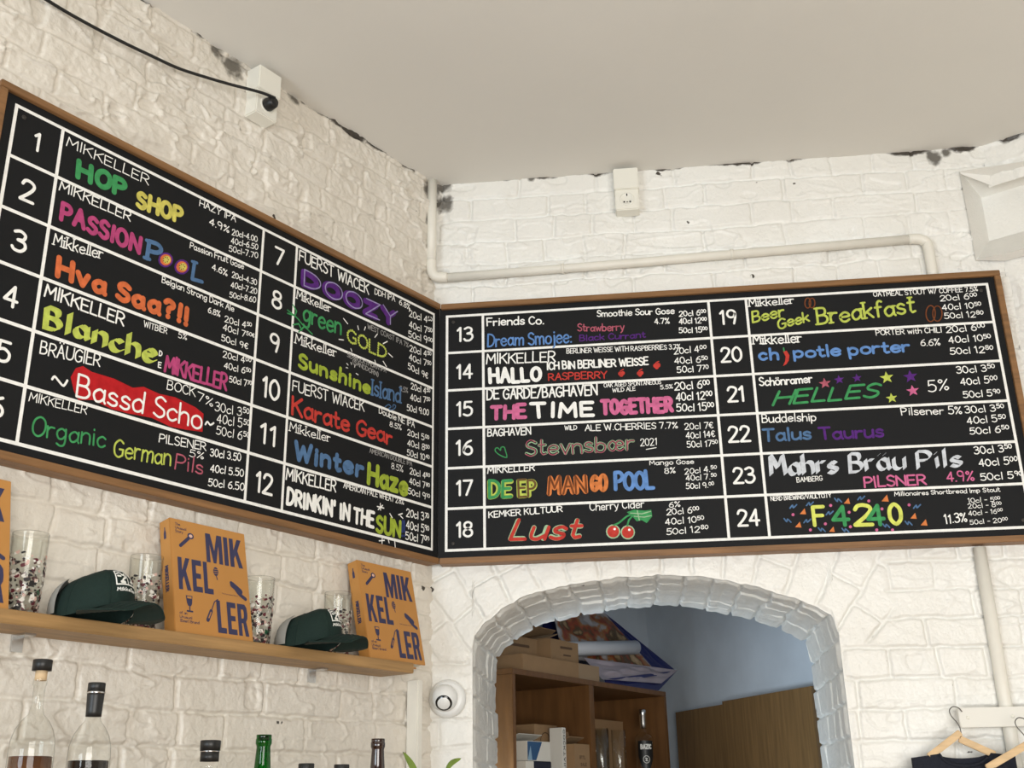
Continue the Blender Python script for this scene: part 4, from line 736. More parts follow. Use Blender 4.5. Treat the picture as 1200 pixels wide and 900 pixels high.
(24,'s','blue',0.0038,[(1.1213,2.3686),(1.1297,2.3775),(1.131,2.3698),(1.1416,2.3785)])]
# ------------------------------------------------ setting: walls with modelled brick relief
_rs=np.random.RandomState(5); LAT=_rs.rand(8,256,256)
def vn(u,v,k=0):
    iu=np.floor(u).astype(int);iv=np.floor(v).astype(int);fu=u-iu;fv=v-iv;fu=fu*fu*(3-2*fu);fv=fv*fv*(3-2*fv);A=LAT[k%8]
    g=lambda a,b:A[a%256,b%256]
    return (g(iu,iv)*(1-fu)+g(iu+1,iv)*fu)*(1-fv)+(g(iu,iv+1)*(1-fu)+g(iu+1,iv+1)*fu)*fv
def fbm(u,v,k=0,o=4): return sum(vn(u*2**i+17*i,v*2**i+31*i,k+i)*.5**(i+1) for i in range(o))
def h2(a,b,k=0): return LAT[k%8][(a*7+b*13)%256,(b*5+a*3)%256]
def sst(a,b,x): t=np.clip((x-a)/(b-a),0,1); return t*t*(3-2*t)
def bricks(u,v,h=.079,L=.255,k=0,warp=1.,amp=1.):
    u=u+warp*.016*(vn(u*9,v*9,k+1)-.5); v=v+warp*(.012*(vn(u*6,v*7,k+2)-.5)+.007*(vn(u*26,v*20,k+3)-.5))
    r=np.floor(v/h).astype(int); fv=v-r*h
    q=(u+(r%2)*L*.5+h2(r,r*0+3,k)*.07)/L; c=np.floor(q).astype(int); fu=(q-c)*L
    head=h2(c,r,k+4)>.62; Lc=np.where(head,L*.5,L); sub=np.where(head,np.floor(fu/(L*.5)).astype(int),0); fu=np.where(head,fu%(L*.5),fu)
    rd=.011; du=np.minimum(fu,Lc-fu); dv=np.minimum(fv,h-fv)
    a=np.clip(rd-du,0,None); b=np.clip(rd-dv,0,None); d=rd-np.sqrt(a*a+b*b)      # rounded-corner distance
    m=sst(.0012,.0068,d+.0035*(vn(u*70,v*70,k+2)-.5))
    fill=.30+.70*sst(.30,.62,fbm(u*5.5+3,v*6.5,k+5,2))                           # many joints are half filled with paint
    b1=h2(c+sub*57,r,k+5); tilt=((fu/Lc-.5)*(h2(c+sub*9,r,k+6)-.5)+(fv/h-.5)*(h2(c+sub*9,r,k+7)-.5))*.007
    crack=-.0045*sst(.0042,.0012,np.abs(fv-.004))*sst(.52,.66,vn(u*13,v*9+r*3.1,k+1))
    return amp*((.0025+.0045*b1+tilt)*m-.0055*fill*(1-m)+crack)
def relief(u,v,k,rough):
    b=bricks(u,v,k=k,amp=1-.35*sst(.5,1.2,rough))
    lump=.007*(fbm(u*7,v*9,k+1)-.47)+.0042*(fbm(u*38,v*40,k+2,3)-.44)
    pit=-.009*sst(.79,.86,vn(u*13+5,v*19,k+3))
    ridge=.006*sst(.82,1.0,1-np.abs(fbm(u*6+v*2.5,v*15,k+4,3)-.45)*6)
    fine=.0042*(fbm(u*88,v*88,k+6,2)-.38)
    return b+lump*(.35+rough)+pit*(.3+.6*rough)+ridge*(.2+rough)+fine*(.35+.9*rough)
class Sheet:
    def __init__(s): s.V=[];s.Fq=[];s.n=0
    def grid(s,X,Y,Z,keep=None):
        a,b=X.shape; idx=np.arange(a*b).reshape(a,b)+s.n
        q=np.stack([idx[:-1,:-1],idx[1:,:-1],idx[1:,1:],idx[:-1,1:]],-1)
        q=q[keep] if keep is not None else q.reshape(-1,4)
        s.V.append(np.stack([X,Y,Z],-1).reshape(-1,3)); s.Fq.append(q.reshape(-1,4)); s.n+=a*b
    def build(s,name,m,smooth=True):
        V=np.concatenate(s.V); Fq=np.concatenate(s.Fq); me=bpy.data.meshes.new(name)
        me.vertices.add(len(V)); me.vertices.foreach_set('co',V.astype(np.float32).ravel()); me.loops.add(len(Fq)*4); me.loops.foreach_set('vertex_index',Fq.astype(np.int32).ravel())
        me.polygons.add(len(Fq)); me.polygons.foreach_set('loop_start',np.arange(0,len(Fq)*4,4,dtype=np.int32)); me.polygons.foreach_set('use_smooth',np.ones(len(Fq),dtype=bool))
        me.update(calc_edges=True); me.validate(); me.materials.append(m); o=bpy.data.objects.new(name,me); COL.objects.link(o); return struct(o)
CZ=3.562
# left wall (local frame: x to the corner, -y to the room)
S=Sheet(); xs=np.arange(-1.95,.034,.0036); zs=np.arange(1.42,CZ+.02,.0036); X,Z=np.meshgrid(xs,zs,indexing='ij')
rough=.35+.65*sst(2.9,3.2,Z)+.3*sst(-.35,-.05,X)
d=relief(X+9.1,Z,0,rough); d*=sst(.032,-.01,X)*.7+.3
S.grid(X,.04-d,Z)
S.grid(*[np.array(a,float) for a in ([[-7,-7],[-1.95,-1.95]],[[.036]*2]*2,[[0,CZ],[0,CZ]])])
S.grid(*[np.array(a,float) for a in ([[-1.95,-1.95],[.03,.03]],[[.036]*2]*2,[[0,1.42],[0,1.42]])])
w=S.build('wall_left',WALLL); w.rotation_euler[2]=LROT
# back wall with the arched opening
AX=np.array([.095,.101,.125,.176,.264,.36,.461,.55,.645,.75,.849,.93,1.012,1.075,1.112,1.124]); AZ=np.array([2.02,2.067,2.10,2.138,2.183,2.203,2.214,2.220,2.222,2.214,2.195,2.174,2.145,2.115,2.092,2.03])
XA,XB=.095,1.124
def arch(x): return np.interp(x,AX,AZ)+.006*(vn(x*21,x*0+3,2)-.5)+.004*(vn(x*60,x*0+9,3)-.5)
AC=(.62,1.30)                                  # centre the voussoirs point at
def back_relief(x,z):
    rough=.25+.45*sst(3.12,3.24,z)*sst(3.36,3.26,z)+.6*sst(1.50,1.62,x)+.55*sst(.16,-.02,x)*sst(2.3,2.6,z)
    a=relief(x+3.3,z-.02,3,rough)
    ang=np.arctan2(x-AC[0],z-AC[1]); rad=np.hypot(x-AC[0],z-AC[1])
    vv=bricks(rad*1.0+.12,ang*.86+5,h=.081,L=.26,k=2,warp=.8)+.006*(fbm(x*9,z*9,5)-.47)+.004*(fbm(x*45,z*45,6,3)-.45)
    dist=z-arch(np.clip(x,XA,XB)); inr=sst(.30,.26,dist)*sst(-.03,.0,dist)*sst(XA-.17,XA-.12,x)*sst(XB+.17,XB+.12,x)
    d=a*(1-inr)+vv*inr
    edge=np.minimum(np.where((x>XA)&(x<XB),np.abs(dist),9),np.where(z<arch(np.clip(x,XA,XB))+.004,np.minimum(np.abs(x-XA),np.abs(x-XB)),9))
    return d*(.15+.85*sst(0,.02,edge))
S=Sheet(); st=.0036; RX0,RX1,RZ0,RZ1=1.672,1.80,3.168,3.475
def patch(xs,zs,hole=False):
    X,Z=np.meshgrid(xs,zs,indexing='ij'); keep=None
    if hole:
        cx=(X[:-1,:-1]+X[1:,1:])/2;cz=(Z[:-1,:-1]+Z[1:,1:])/2; keep=~((cx>RX0)&(cz>RZ0)&(cz<RZ1))
    S.grid(X,.04-back_relief(X,Z),Z,keep)
patch(np.linspace(-.06,XA,44),np.arange(1.3,CZ+.02,st)); patch(np.arange(XB,1.76,st),np.arange(1.3,CZ+.02,st),True)
xs=np.linspace(XA,XB,288); t=np.linspace(0,1,385)[None,:]; X=np.repeat(xs[:,None],385,1); zt=arch(xs)[:,None]; zt[0]=np.minimum(zt[0],2.06); Z=zt+(CZ+.01-zt)*t; S.grid(X,.04-back_relief(X,Z),Z)
for a,b in ((-.06,XA),(XB,1.76)): S.grid(*[np.array(q,float) for q in ([[a,a],[b,b]],[[.036]*2]*2,[[0,1.3],[0,1.3]])])
# reveal of the arch: its bricks run through the wall's half-metre thickness
cont=[(XA,z) for z in np.arange(0,2.02,.02)]+[(x,float(arch(np.array(x)))) for x in np.linspace(XA,XB,240)]+[(XB,z) for z in np.arange(2.02,-.01,-.02)]
cont=np.array(cont); seg=np.hypot(*np.diff(cont,axis=0).T); sl=np.concatenate([[0],np.cumsum(seg)])
ss=np.concatenate([np.arange(0,1.4,.05),np.arange(1.4,sl[-1]-1.4,.004),np.arange(sl[-1]-1.4,sl[-1],.05)]); cx=np.interp(ss,sl,cont[:,0]); cz=np.interp(ss,sl,cont[:,1])
tx=np.gradient(np.convolve(np.pad(cx,6,'edge'),np.ones(13)/13,'valid'),ss); tz=np.gradient(np.convolve(np.pad(cz,6,'edge'),np.ones(13)/13,'valid'),ss); l=np.hypot(tx,tz); nx,nz=tz/l,-tx/l
dp=np.linspace(0,.52,120); SS,DD=np.meshgrid(ss,dp,indexing='ij')
br=bricks(DD*.98+.4,SS*1.0+.013,h=.083,L=.21,k=5,warp=1.3,amp=1.15)+.008*(fbm(SS*9,DD*9,1)-.47)+.0055*(fbm(SS*36,DD*26,4,3)-.45)
br*=sst(0,.03,DD)
S.grid(cx[:,None]+nx[:,None]*br,.04+DD-.0*br,cz[:,None]+nz[:,None]*br)
S.build('wall_back',WALLP)
# angled wall on the right, with a shallow recess
S=Sheet(); d2=np.array([.86,-.51])/math.hypot(.86,.51); o2=np.array([1.752,.04]); n2=np.array([d2[1],-d2[0]]); n2=n2 if n2[1]<0 else -n2
xs=np.arange(0,.8,.006); zs=np.arange(1.3,CZ+.02,.006); X,Z=np.meshgrid(xs,zs,indexing='ij'); dd=relief(X+1.3,Z,5,.8+0*X)*sst(-.02,.03,X)*.8
cxx=(X[:-1,:-1]+X[1:,1:])/2;czz=(Z[:-1,:-1]+Z[1:,1:])/2; keep=~((cxx<.33)&(czz>RZ0)&(czz<RZ1-.06))
S.grid(o2[0]+d2[0]*X+n2[0]*dd,o2[1]+d2[1]*X+n2[1]*dd,Z,keep)
def quad(a,b,c,d,n=14,am=.004):
    u=np.linspace(0,1,n)[:,None];v=np.linspace(0,1,n)[None,:]; a,b,c,d=[np.array(q,float) for q in (a,b,c,d)]
    P=[a[i]*(1-u)*(1-v)+b[i]*u*(1-v)+c[i]*u*v+d[i]*(1-u)*v for i in range(3)]
    P[1]=P[1]-am*(vn(P[0]*40,P[2]*40,3)-.5)*np.minimum(1,8*u*(1-u))*np.minimum(1,8*v*(1-v)); S.grid(*P)
def rp(s,dep): return (o2[0]+d2[0]*s-n2[0]*dep,o2[1]+d2[1]*s-n2[1]*dep)
i0=rp(-.045,.085);i1=rp(.34,.085);e1=rp(.34,0)
quad((RX0-.004,.030,RZ0-.012),(*i0,RZ0+.105),(*i0,RZ1-.045),(RX0-.004,.030,RZ1-.002))
quad((*i0,RZ0+.10),(*i1,RZ0+.10),(*i1,RZ1-.035),(*i0,RZ1-.035),am=.001)
quad((RX0-.004,.030,RZ1-.002),(*i0,RZ1-.045),(*i1,RZ1-.045),(*e1,RZ1-.055)); quad((RX0-.004,.030,RZ0-.012),(*rp(.34,-.016),RZ0-.012),(*i1,RZ0+.105),(*i0,RZ0+.105))
quad((RX0-.004,.030,RZ0-.012),(1.757,.030,RZ0-.02),(*rp(.34,-.016),RZ0-.02),(*rp(.34,-.016),RZ0-.012),n=4)
quad((RX0,.034,RZ1-.01),(1.76,.034,RZ1-.06),(1.76,.034,RZ1+.01),(RX0,.034,RZ1+.01))
quad((*i1,RZ0),(*e1,RZ0),(*e1,RZ1),(*i1,RZ1))
e=o2+d2*4.5; a=o2+d2*.8
for p,q,z0,z1 in ((o2,a,0,1.3),(a,e,0,CZ)): S.grid(*[np.array(k,float) for k in ([[p[0]]*2,[q[0]]*2],[[p[1]]*2,[q[1]]*2],[[z0,z1]]*2)])
S.build('wall_right',WALLP)
def slab(name,m,x0,x1,y0,y1,z0,z1): b=MB(); b.box(x0,x1,y0,y1,z0,z1,m); return struct(b.build(name))
slab('ceiling',CEIL,-5,6.2,-7,.33,CZ,CZ+.1); slab('floor',FLOORM,-5,6.2,-7,2.9,-.1,0)
# storeroom behind the arch
CA=math.radians(62); CD=Vector((math.cos(CA),math.sin(CA),0)); CN=Vector((-CD.y,CD.x,0)); CP=Vector((.133,.75,0)); CM=Matrix.Translation(CP)@Matrix.Rotation(CA,4,'Z')
PA=Vector((-math.sin(math.radians(27)),math.cos(math.radians(27)),0)); PN=Vector((-PA.y,PA.x,0)); PP=Vector((1.2117,1.25,0))      # PN faces into the storeroom
if PN.x>0: PN=-PN
def wallquad(name,a,b,m,z1=2.95):
    q=MB(); q.add([(a.x,a.y,0),(b.x,b.y,0),(b.x,b.y,z1),(a.x,a.y,z1)],[(0,1,2,3)],m); return struct(q.build(name))
w0=PP-PN*.035
wallquad('wall_storeroom_right',w0-PA*1.32,w0+PA*1.9,STOREP); l0=CP+CN*.375
wallquad('wall_storeroom_left',l0-CD*.93,l0+CD*2.2,STOREP)
slab('ceiling_storeroom',STOREP,-.8,2,.57,3.2,2.9,2.95)
# ------------------------------------------------ the two menu boards
ZT,ZB=3.06,2.31
COLS={'L':[-1.4425,-1.329,-.7311,-.611,-.028],'R':[.0244,.1385,.8426,.957,1.6768]}
LETTER={'brewery_name':'white chalk brewery lettering','beer_style':'small white chalk lettering','price_list':'small white chalk prices'}
def colwords(cs):
    nm=dict(white='white',dim='grey',green='green',lime='yellow-green',lime2='yellow-green',yellow='yellow',yellowl='yellow',pink='pink',pinkl='pink',rose='dull pink',orange='orange',orangel='orange',blue='blue',skyblue='blue',navyblue='dark blue',purple='purple',lavender='lavender',redchalk='red',red='red',brown='brown',brown2='brown',paleg='pale green',silver='silver white')
    out=[]
    for c in cs:
        if c in nm and nm[c] not in out: out.append(nm[c])
    return ' and '.join(out[:3])
def board(side,label,rz,rows):
    g=1 if side=='R' else -1
    root=thing('menu_board',label,'menu board',(0,0,0),rz,'chalk menu boards in the corner')
    xo=1.718 if side=='R' else -1.488; xi=xo-g*.018
    a,b=sorted((g*.0005,xi+g*.004)); mb=MB(); mb.box(a,b,0,.006,2.28,3.09,BOARD); mb.build('panel',root)
    def rail(x0,x1,z0,z1):
        m=MB(); x0,x1=sorted((x0,x1)); m.box(x0,x1,-.010,.0365,z0,z1,FRAME,bev=.0015); m.build('frame_rail',root,'brown wooden frame strip')
    rail(g*.006,xo,3.083,3.101); rail(g*.006,xo,2.2685,2.2865); rail(xi,xo,2.2866,3.0829)
    ink=Ink(lambda u,v,h:(u,-h,v)); c=COLS[side]; w=.0078
    for x in c: ink.poly2([(x-w/2,ZB-w/2),(x+w/2,ZB-w/2),(x+w/2,ZT+w/2),(x-w/2,ZT+w/2)],CHALK['white'],-.8)
    for i in range(7):
        z=ZB+.125*i; ink.poly2([(c[0],z-w/2),(c[-1],z-w/2),(c[-1],z+w/2),(c[0],z+w/2)],CHALK['white'],-.4)
    ink.build('grid_lines',root,'white painted grid lines')
    for x in (c[0]+.02,c[-1]-.02):
        for z in (ZT-.02,ZB+.02):
            m=MB(); m.lathe([(.0055,0),(.005,.0012),(.002,.0016)],STEEL if False else mat('dull_screw',(.06,.055,.05),.5,.6),12,M=Matrix.Translation((x,-.0004,z))@Matrix.Rotation(math.pi/2,4,'X')); m.build('screw',root)
    for r,x,z,h in NUMS:
        if r not in rows: continue
        n_=str(r); wd_=h*.56*len(n_)*(.80 if '1' in n_ and len(n_)>1 else 1)*(.55 if n_ in('1',) else 1); ink=Ink(lambda u,v,hh:(u,-hh,v)); ink.text(n_,x-wd_/2,z-h*.46,x+wd_/2,z-h*.46,h*.92,CHALK['white'],.135,jit=0); ink.build('tap_number',root,'white painted number %d'%r)
    for r in rows:
        for part in ('brewery_name','beer_style','beer_name','price_list'):
            ink=Ink(lambda u,v,h:(u,-h,v)); used=[]; lift=0
            if part=='beer_name':
                for rr,kind,col,q,pts in DRAW:
                    if rr==r and col=='red': ink.fill(pts,CHALK[col],-1)
            for rr,pt,t,x0,z0,x1,z1,h,col,th,st in TEXT:
                if rr!=r or pt!=part: continue
                same=[1 for e in TEXT if e[0]==r and e[1]==part and e[2]==t]
                if len(same)>1: lift+=2
                used.append(col); ink.text(t,x0,z0,x1,z1,h,CHALK[col],th,st,lift)
            if ink.b.v: ink.build(part,root,LETTER.get(part) or colwords(used)+' chalk lettering')
        ink=Ink(lambda u,v,h:(u,-h,v)); used=[]
        for rr,kind,col,q,pts in DRAW:
            if rr!=r or col=='red': continue
            used.append(col)
            if kind=='s': ink.stroke(catmull(pts,3) if len(pts)>3 else pts,q,CHALK[col],3)
            else: ink.fill(pts,CHALK[col],1+q)
        if ink.b.v: ink.build('chalk_drawing',root,'small '+colwords(used)+' chalk drawing')
    return root
board('L','black chalk menu board on left wall, taps numbered 1 to 12',LROT,range(1,13))
board('R','black chalk menu board above the arch, taps numbered 13 to 24',0,range(13,25))
# ------------------------------------------------ oak shelf and what stands on it
SZ=1.965
t=thing('wall_shelf','narrow oak wall shelf with books, caps and glasses under left board','shelf',(0,0,0),LROT)
m=MB(); m.box(-2.4,-.195,-.085,.034,SZ-.027,SZ,SHELFW,bev=.002); m.build('board',t)
for x in (-2.1,-1.25,-.45):
    m=MB(); m.box(x-.012,x+.012,-.012,.036,SZ-.0315,SZ-.027,STEEL); m.box(x-.012,x+.012,.030,.0345,SZ-.06,SZ-.0315,STEEL); m.build('bracket',t,'small steel bracket under the shelf')
def ellpts(cx,cz,rx,rz,n=14): return [(cx+rx*math.cos(2*math.pi*i/n),cz+rz*math.sin(2*math.pi*i/n)) for i in range(n)]
BLK={'M':(.86,[[(0,0),(.2,0),(.2,.62),(.36,0),(.50,0),(.66,.62),(.66,0),(.86,0),(.86,1),(.60,1),(.43,.42),(.26,1),(0,1)]]),'I':(.22,[[(0,0),(.22,0),(.22,1),(0,1)]]),'K':(.68,[[(0,0),(.22,0),(.22,.30),(.30,.42),(.45,0),(.68,0),(.43,.60),(.66,1),(.43,1),(.22,.60),(.22,1),(0,1)]]),
 'E':(.54,[[(0,0),(.54,0),(.54,.17),(.22,.17),(.22,.42),(.48,.42),(.48,.58),(.22,.58),(.22,.83),(.53,.83),(.53,1),(0,1)]]),'L':(.52,[[(0,0),(.52,0),(.52,.17),(.22,.17),(.22,1),(0,1)]]),
 'R':(.62,[[(0,0),(.22,0),(.22,.40),(.30,.40),(.40,0),(.62,0),(.49,.46),(.58,.56),(.60,.72),(.57,.90),(.46,1),(0,1),(0,.55),(.22,.55),(.22,.83),(.35,.83),(.38,.76),(.38,.64),(.34,.55),(0,.55)]])}
def make_book(label,x):
    W_,H_,T_=.218,.268,.036
    t=thing('book',label,'book',lw(x,.072,SZ+.001),LROT,'ochre books on the oak shelf',0); t.rotation_euler=(0,0,0)
    t.matrix_world=Matrix.Translation(lw(x,.070,SZ+.0005))@LM@Matrix.Rotation(-math.radians(12.5),4,'X')
    b=MB(); b.box(0,W_,0,.003,0,H_,BOOKC,bev=.0012); b.box(0,W_,T_-.003,T_,0,H_,BOOKC,bev=.0012); b.box(0,.0035,.001,T_-.001,0,H_,BOOKC,bev=.0012); cov=b.build('cover',t)
    b=MB(); b.box(.0036,W_-.004,.0031,T_-.0031,.004,H_-.004,PAGES); b.build('pages',t,'pale page block')
    ink=Ink(lambda u,v,h:(u,-h+.0003,v))
    for s,x0,x1,z0,z1 in (('MIK',.098,.205,.177,.248),('KEL',.016,.112,.100,.176),('LER',.117,.207,.012,.088)):
        tot=sum(BLK[c][0] for c in s)+.09*2; X=0; k=(x1-x0)/tot
        for c in s:
            for poly in BLK[c][1]: ink.fill([(x0+(X+px)*k,z0+pz*(z1-z0)) for px,pz in poly],NAVY)
            X+=BLK[c][0]+.09
    for s,x0,z,x1,h in (('The',.014,.252,.028,.007),('Unusual',.014,.243,.045,.007),('Story',.014,.234,.035,.007),('of an',.014,.043,.035,.007),('Unusual',.014,.034,.047,.007),('(Beer) Brand',.014,.025,.066,.007),('The Complete Story',.135,.105,.182,.003)): ink.text(s,x0,z,x1,z,h,NAVY,.14)
    ink.stroke([(.026,.204),(.05,.226)],.008,NAVY); ink.fill(ellpts(.056,.232,.009,.0075),NAVY); ink.fill(ellpts(.056,.232,.005,.004),mat('pale_pink',(.7,.45,.35),.6),1)   # bottle opener
    ink.fill(ellpts(.122,.157,.0075,.011),NAVY); ink.stroke([(.122,.148),(.125,.138)],.0025,NAVY)                                                                       # hop cone
    for k in range(3): ink.stroke([(.116,.152+.005*k),(.128,.152+.005*k)],.0012,BOOKC,2)
    ink.stroke(catmull([(.165,.136),(.176,.124),(.187,.112),(.204,.102)],4),.009,NAVY); ink.stroke([(.168,.132),(.19,.118)],.014,NAVY)                                   # moustache
    ink.fill([(.033,.088),(.051,.088),(.049,.070),(.046,.064),(.038,.064),(.035,.070)],NAVY); ink.stroke([(.042,.064),(.042,.054)],.003,NAVY); ink.stroke([(.035,.052),(.049,.052)],.004,NAVY); ink.fill([(.036,.086),(.048,.086),(.048,.081),(.036,.081)],BOOKC,2)   # glass
    ink.stroke([(.09,.038),(.101,.06)],.009,NAVY); ink.stroke([(.101,.06),(.112,.083),(.122,.09)],.0025,NAVY); ink.stroke([(.093,.043),(.1,.057)],.0025,BOOKC,2)        # brush
    ink.build('cover_print',cov,'dark blue letters and small drawings')
    ink=Ink(lambda u,v,h:(-h+.0003,u,v)); ink.fill([(T_/2-.004,.222),(T_/2+.004,.222),(T_/2+.004,.236),(T_/2+.0015,.243),(T_/2+.0015,.25),(T_/2-.0015,.25),(T_/2-.0015,.243),(T_/2-.004,.236)],NAVY)
    b2=Ink(lambda u,v,h:(-h+.0003,T_/2-v,u)); b2.text('MIKKELLER',.158,-.006,.098,-.006,.012,NAVY,.24,jit=0)
    sp=ink.b; off=len(sp.v); sp.add(b2.b.v,b2.b.f,NAVY); sp.build('spine_print',cov,'dark blue bottle and lettering on the spine')
    return t
def place(t,x,off,z,label): return None
bk=make_book('ochre book with dark blue letters, on the shelf between the two green caps',-.953)
def bookcopy(x,label):
    r=dup(bk,(0,0,0),label); r.matrix_world=Matrix.Translation(lw(x,.070,SZ+.0005))@LM@Matrix.Rotation(-math.radians(12.5),4,'X'); return r
bookcopy(-.349,'ochre book with dark blue letters, at the right end of the oak shelf')
bookcopy(-1.553,'ochre book with dark blue letters, cut off by the left edge of the photo')
# printed tumblers
PRN=[mat('glass_print_'+k,c,.5) for k,c in dict(maroon=(.10,.012,.02),black=(.015,.012,.012),pink=(.62,.42,.36),white=(.75,.72,.66),green=(.01,.22,.10)).items()]
def make_glass(label,x,off,seed):
    t=thing('drinking_glass',label,'glass',lw(x,off,SZ+.0005),LROT,'printed tumblers on the oak shelf')
    H=.166; prof=[(.001,0),(.027,0),(.030,.003),(.0335,.06),(.0355,H-.002),(.0348,H),(.0337,H-.002),(.0317,.06),(.0275,.016),(.001,.014)]
    b=MB(); b.lathe(prof,GLASS,32,cap=False); tum=b.build('tumbler',t)
    rnd=random.Random(31); b=MB()
    rad=lambda z:.030+.0055*min(1,z/.10)+.0006
    for k in range(300):
        a=rnd.uniform(0,2*math.pi); z=.010+.112*rnd.random()**1.3; s=rnd.choice((.0024,.003,.004,.0055)); m_=rnd.choices(PRN,(5,6,4,3,.12))[0]
        if m_ is PRN[4]: s=.008; z=min(z,.112)
        n=6; pts=[]
        for i in range(n):
            q=2*math.pi*i/n; rr=s*rnd.uniform(.35,1.3); u=rr*math.cos(q)*1.2; v=rr*math.sin(q); zz=min(max(z+v,.006),.13); R=rad(zz)+k*2e-6; pts.append((R*math.cos(a+u/R),R*math.sin(a+u/R),zz))
        b.add(pts,[tuple(range(n))],m_)
    b.build('printed_pattern',tum,'speckled maroon, black, pink and green print'); return t
g0=make_glass('speckled tumbler between the cut-off ochre book and the larger green cap',-1.276,.010,0)
for x,off,lb,rz in ((-.995,.004,'speckled tumbler behind the brim of the larger green cap, left of the middle book',1.1),(-.670,.004,'speckled tumbler just right of the middle ochre book',3.2),(-.404,.004,'speckled tumbler behind the smaller green cap, touching the end book',2.0)): dup(g0,lw(x,off,SZ+.0005),lb,LROT+rz)
# caps
def make_cap(label,x,off,yaw,k,back):
    t=thing('cap',label,'cap',lw(x,off,SZ+.0005),LROT+yaw,'green caps on the oak shelf'); t.scale=(k,k,k)
    A,B_,H=.098,.082,.108
    def crown(th,ph,o=0):       # th: 0 = front, ph: 0 rim .. pi/2 top
        c,s=math.cos(ph),math.sin(ph); e=.62; cr=abs(c)**e; sz=abs(s)**.9
        x_=A*cr*math.cos(th); y_=B_*cr*math.sin(th); z_=H*sz*(1-.16*(1-math.cos(th))*.5*(1 if s<.999 else 1)-.0)
        n=Vector((x_/A/A,y_/B_/B_,z_/H/H+1e-6)).normalized(); return Vector((x_,y_,z_+.030*max(0,math.cos(th))**1.5*c))+n*o
    n=40;mph=14; b=MB(); vs=[];fs=[]
    for i in range(n):
        for j in range(mph+1): vs.append(crown(2*math.pi*i/n,math.pi/2*j/mph))
    for i in range(n):
        for j in range(mph): a=(i+1)%n; fs.append((i*(mph+1)+j,a*(mph+1)+j,a*(mph+1)+j+1,i*(mph+1)+j+1))
    b.add(vs,fs,CAPG,True)
    for q in range(6): b.tube([crown(math.pi/6+q*math.pi/3,math.pi/2*j/12,.0004) for j in range(13)],.0009,CAPG,6)
    b.lathe([(.001,.006),(.006,.005),(.0075,0)],CAPG,12,c=(0,0,H*.9)); crw=b.build('crown',t)
    if back:
        b=MB(); vs=[];fs=[];n2=16
        for i in range(n2+1):
            th=math.pi*.60+math.pi*.80*i/n2
            for j in range(9): vs.append(crown(th,.05+1.05*j/8,.004+back*math.sin(math.pi*(j+2)/12)))
        for i in range(n2):
            for j in range(8): fs.append((i*9+j,(i+1)*9+j,(i+1)*9+j+1,i*9+j+1))
        b.add(vs,fs,CAPW,True); b.build('rear_panel',t,'pale grey fabric at the back')
    b=MB(); vs=[];fs=[]; nu,nv=28,10; TH=math.radians(74)
    def brim(u,v,lo):
        th=-TH+2*TH*u; p=crown(th,.02); r=Vector((math.cos(th)*1.0+.25,math.sin(th)*.62,0)).normalized(); ext=.082*math.cos(th*.80)**.55*v
        q=p+r*ext; z=.036-.036*(abs(q.y)/.080)**1.7-.012*v*v; return Vector((q.x,q.y,max(z,.0035)-lo))
    for lo in (0,.003):
        o=len(vs)
        for i in range(nu+1):
            for j in range(nv+1): vs.append(brim(i/nu,j/nv,lo))
        for i in range(nu):
            for j in range(nv): f=(o+i*(nv+1)+j,o+(i+1)*(nv+1)+j,o+(i+1)*(nv+1)+j+1,o+i*(nv+1)+j+1); fs.append(f if lo==0 else f[::-1])
    K=(nu+1)*(nv+1)
    for i in range(nu): a=i*(nv+1)+nv; c=(i+1)*(nv+1)+nv; fs.append((a,c,K+c,K+a))
    b.add(vs,fs,CAPG,True)
    for v in (.35,.55,.75,.93): b.tube([brim(i/nu,v,-.0004) for i in range(1,nu)],.0006,CAPG,5)
    b.build('brim',t)
    # white embroidered emblem on the front
    def fm(u,v,h):
        th=u/.088; ph=max(0,min(1.4,(v-.012)/.098)); ph=math.asin(min(1,max(0,ph)**1.05)); return crown(th,ph,h+.0012)
    ink=Ink(fm); Wt=WHITEI; u0,u1,v0,v1=-.032,.032,.052,.090
    def line(pts,w,l=0,m_=Wt):
        P=[]
        for a,c in zip(pts,pts[1:]):
            for q in range(8): P.append((a[0]+(c[0]-a[0])*q/8,a[1]+(c[1]-a[1])*q/8))
        ink.stroke(P+[pts[-1]],w,m_,l)
    line([(u0,v0),(u1,v0),(u1,v1),(u0,v1),(u0,v0)],.0034); line([(.004,v0),(.004,v1)],.003)
    line(catmull([(-.028,.081),(-.018,.083),(-.010,.077),(-.004,.080)],4),.004,1); line([(-.026,.074),(-.018,.073)],.005,1); line(catmull([(-.016,.058),(-.010,.066),(-.002,.070),(-.006,.075),(-.013,.077)],4),.005,1); line([(-.018,.058),(-.008,.057)],.007,1)
    line(catmull([(.009,.086),(.014,.076),(.021,.070),(.019,.062),(.014,.060)],4),.0048,1); line([(.018,.078),(.027,.084)],.004,1); line([(.019,.058),(.026,.064)],.005,1)
    P=Ink(fm); tx=[]
    ink.text('Mikkeller',-.031,.037,.033,.037,.0085,Wt,.22,'s')
    ink.build('emblem',crw,'white stitched square emblem with lettering'); return t
make_cap('larger green cap with white square emblem, left on the shelf beside a tumbler',-1.163,.078,math.radians(-76),.86,.008)
make_cap('smaller-looking green cap with white square emblem, left of the end book',-.574,.082,math.radians(-72),.82,.004)
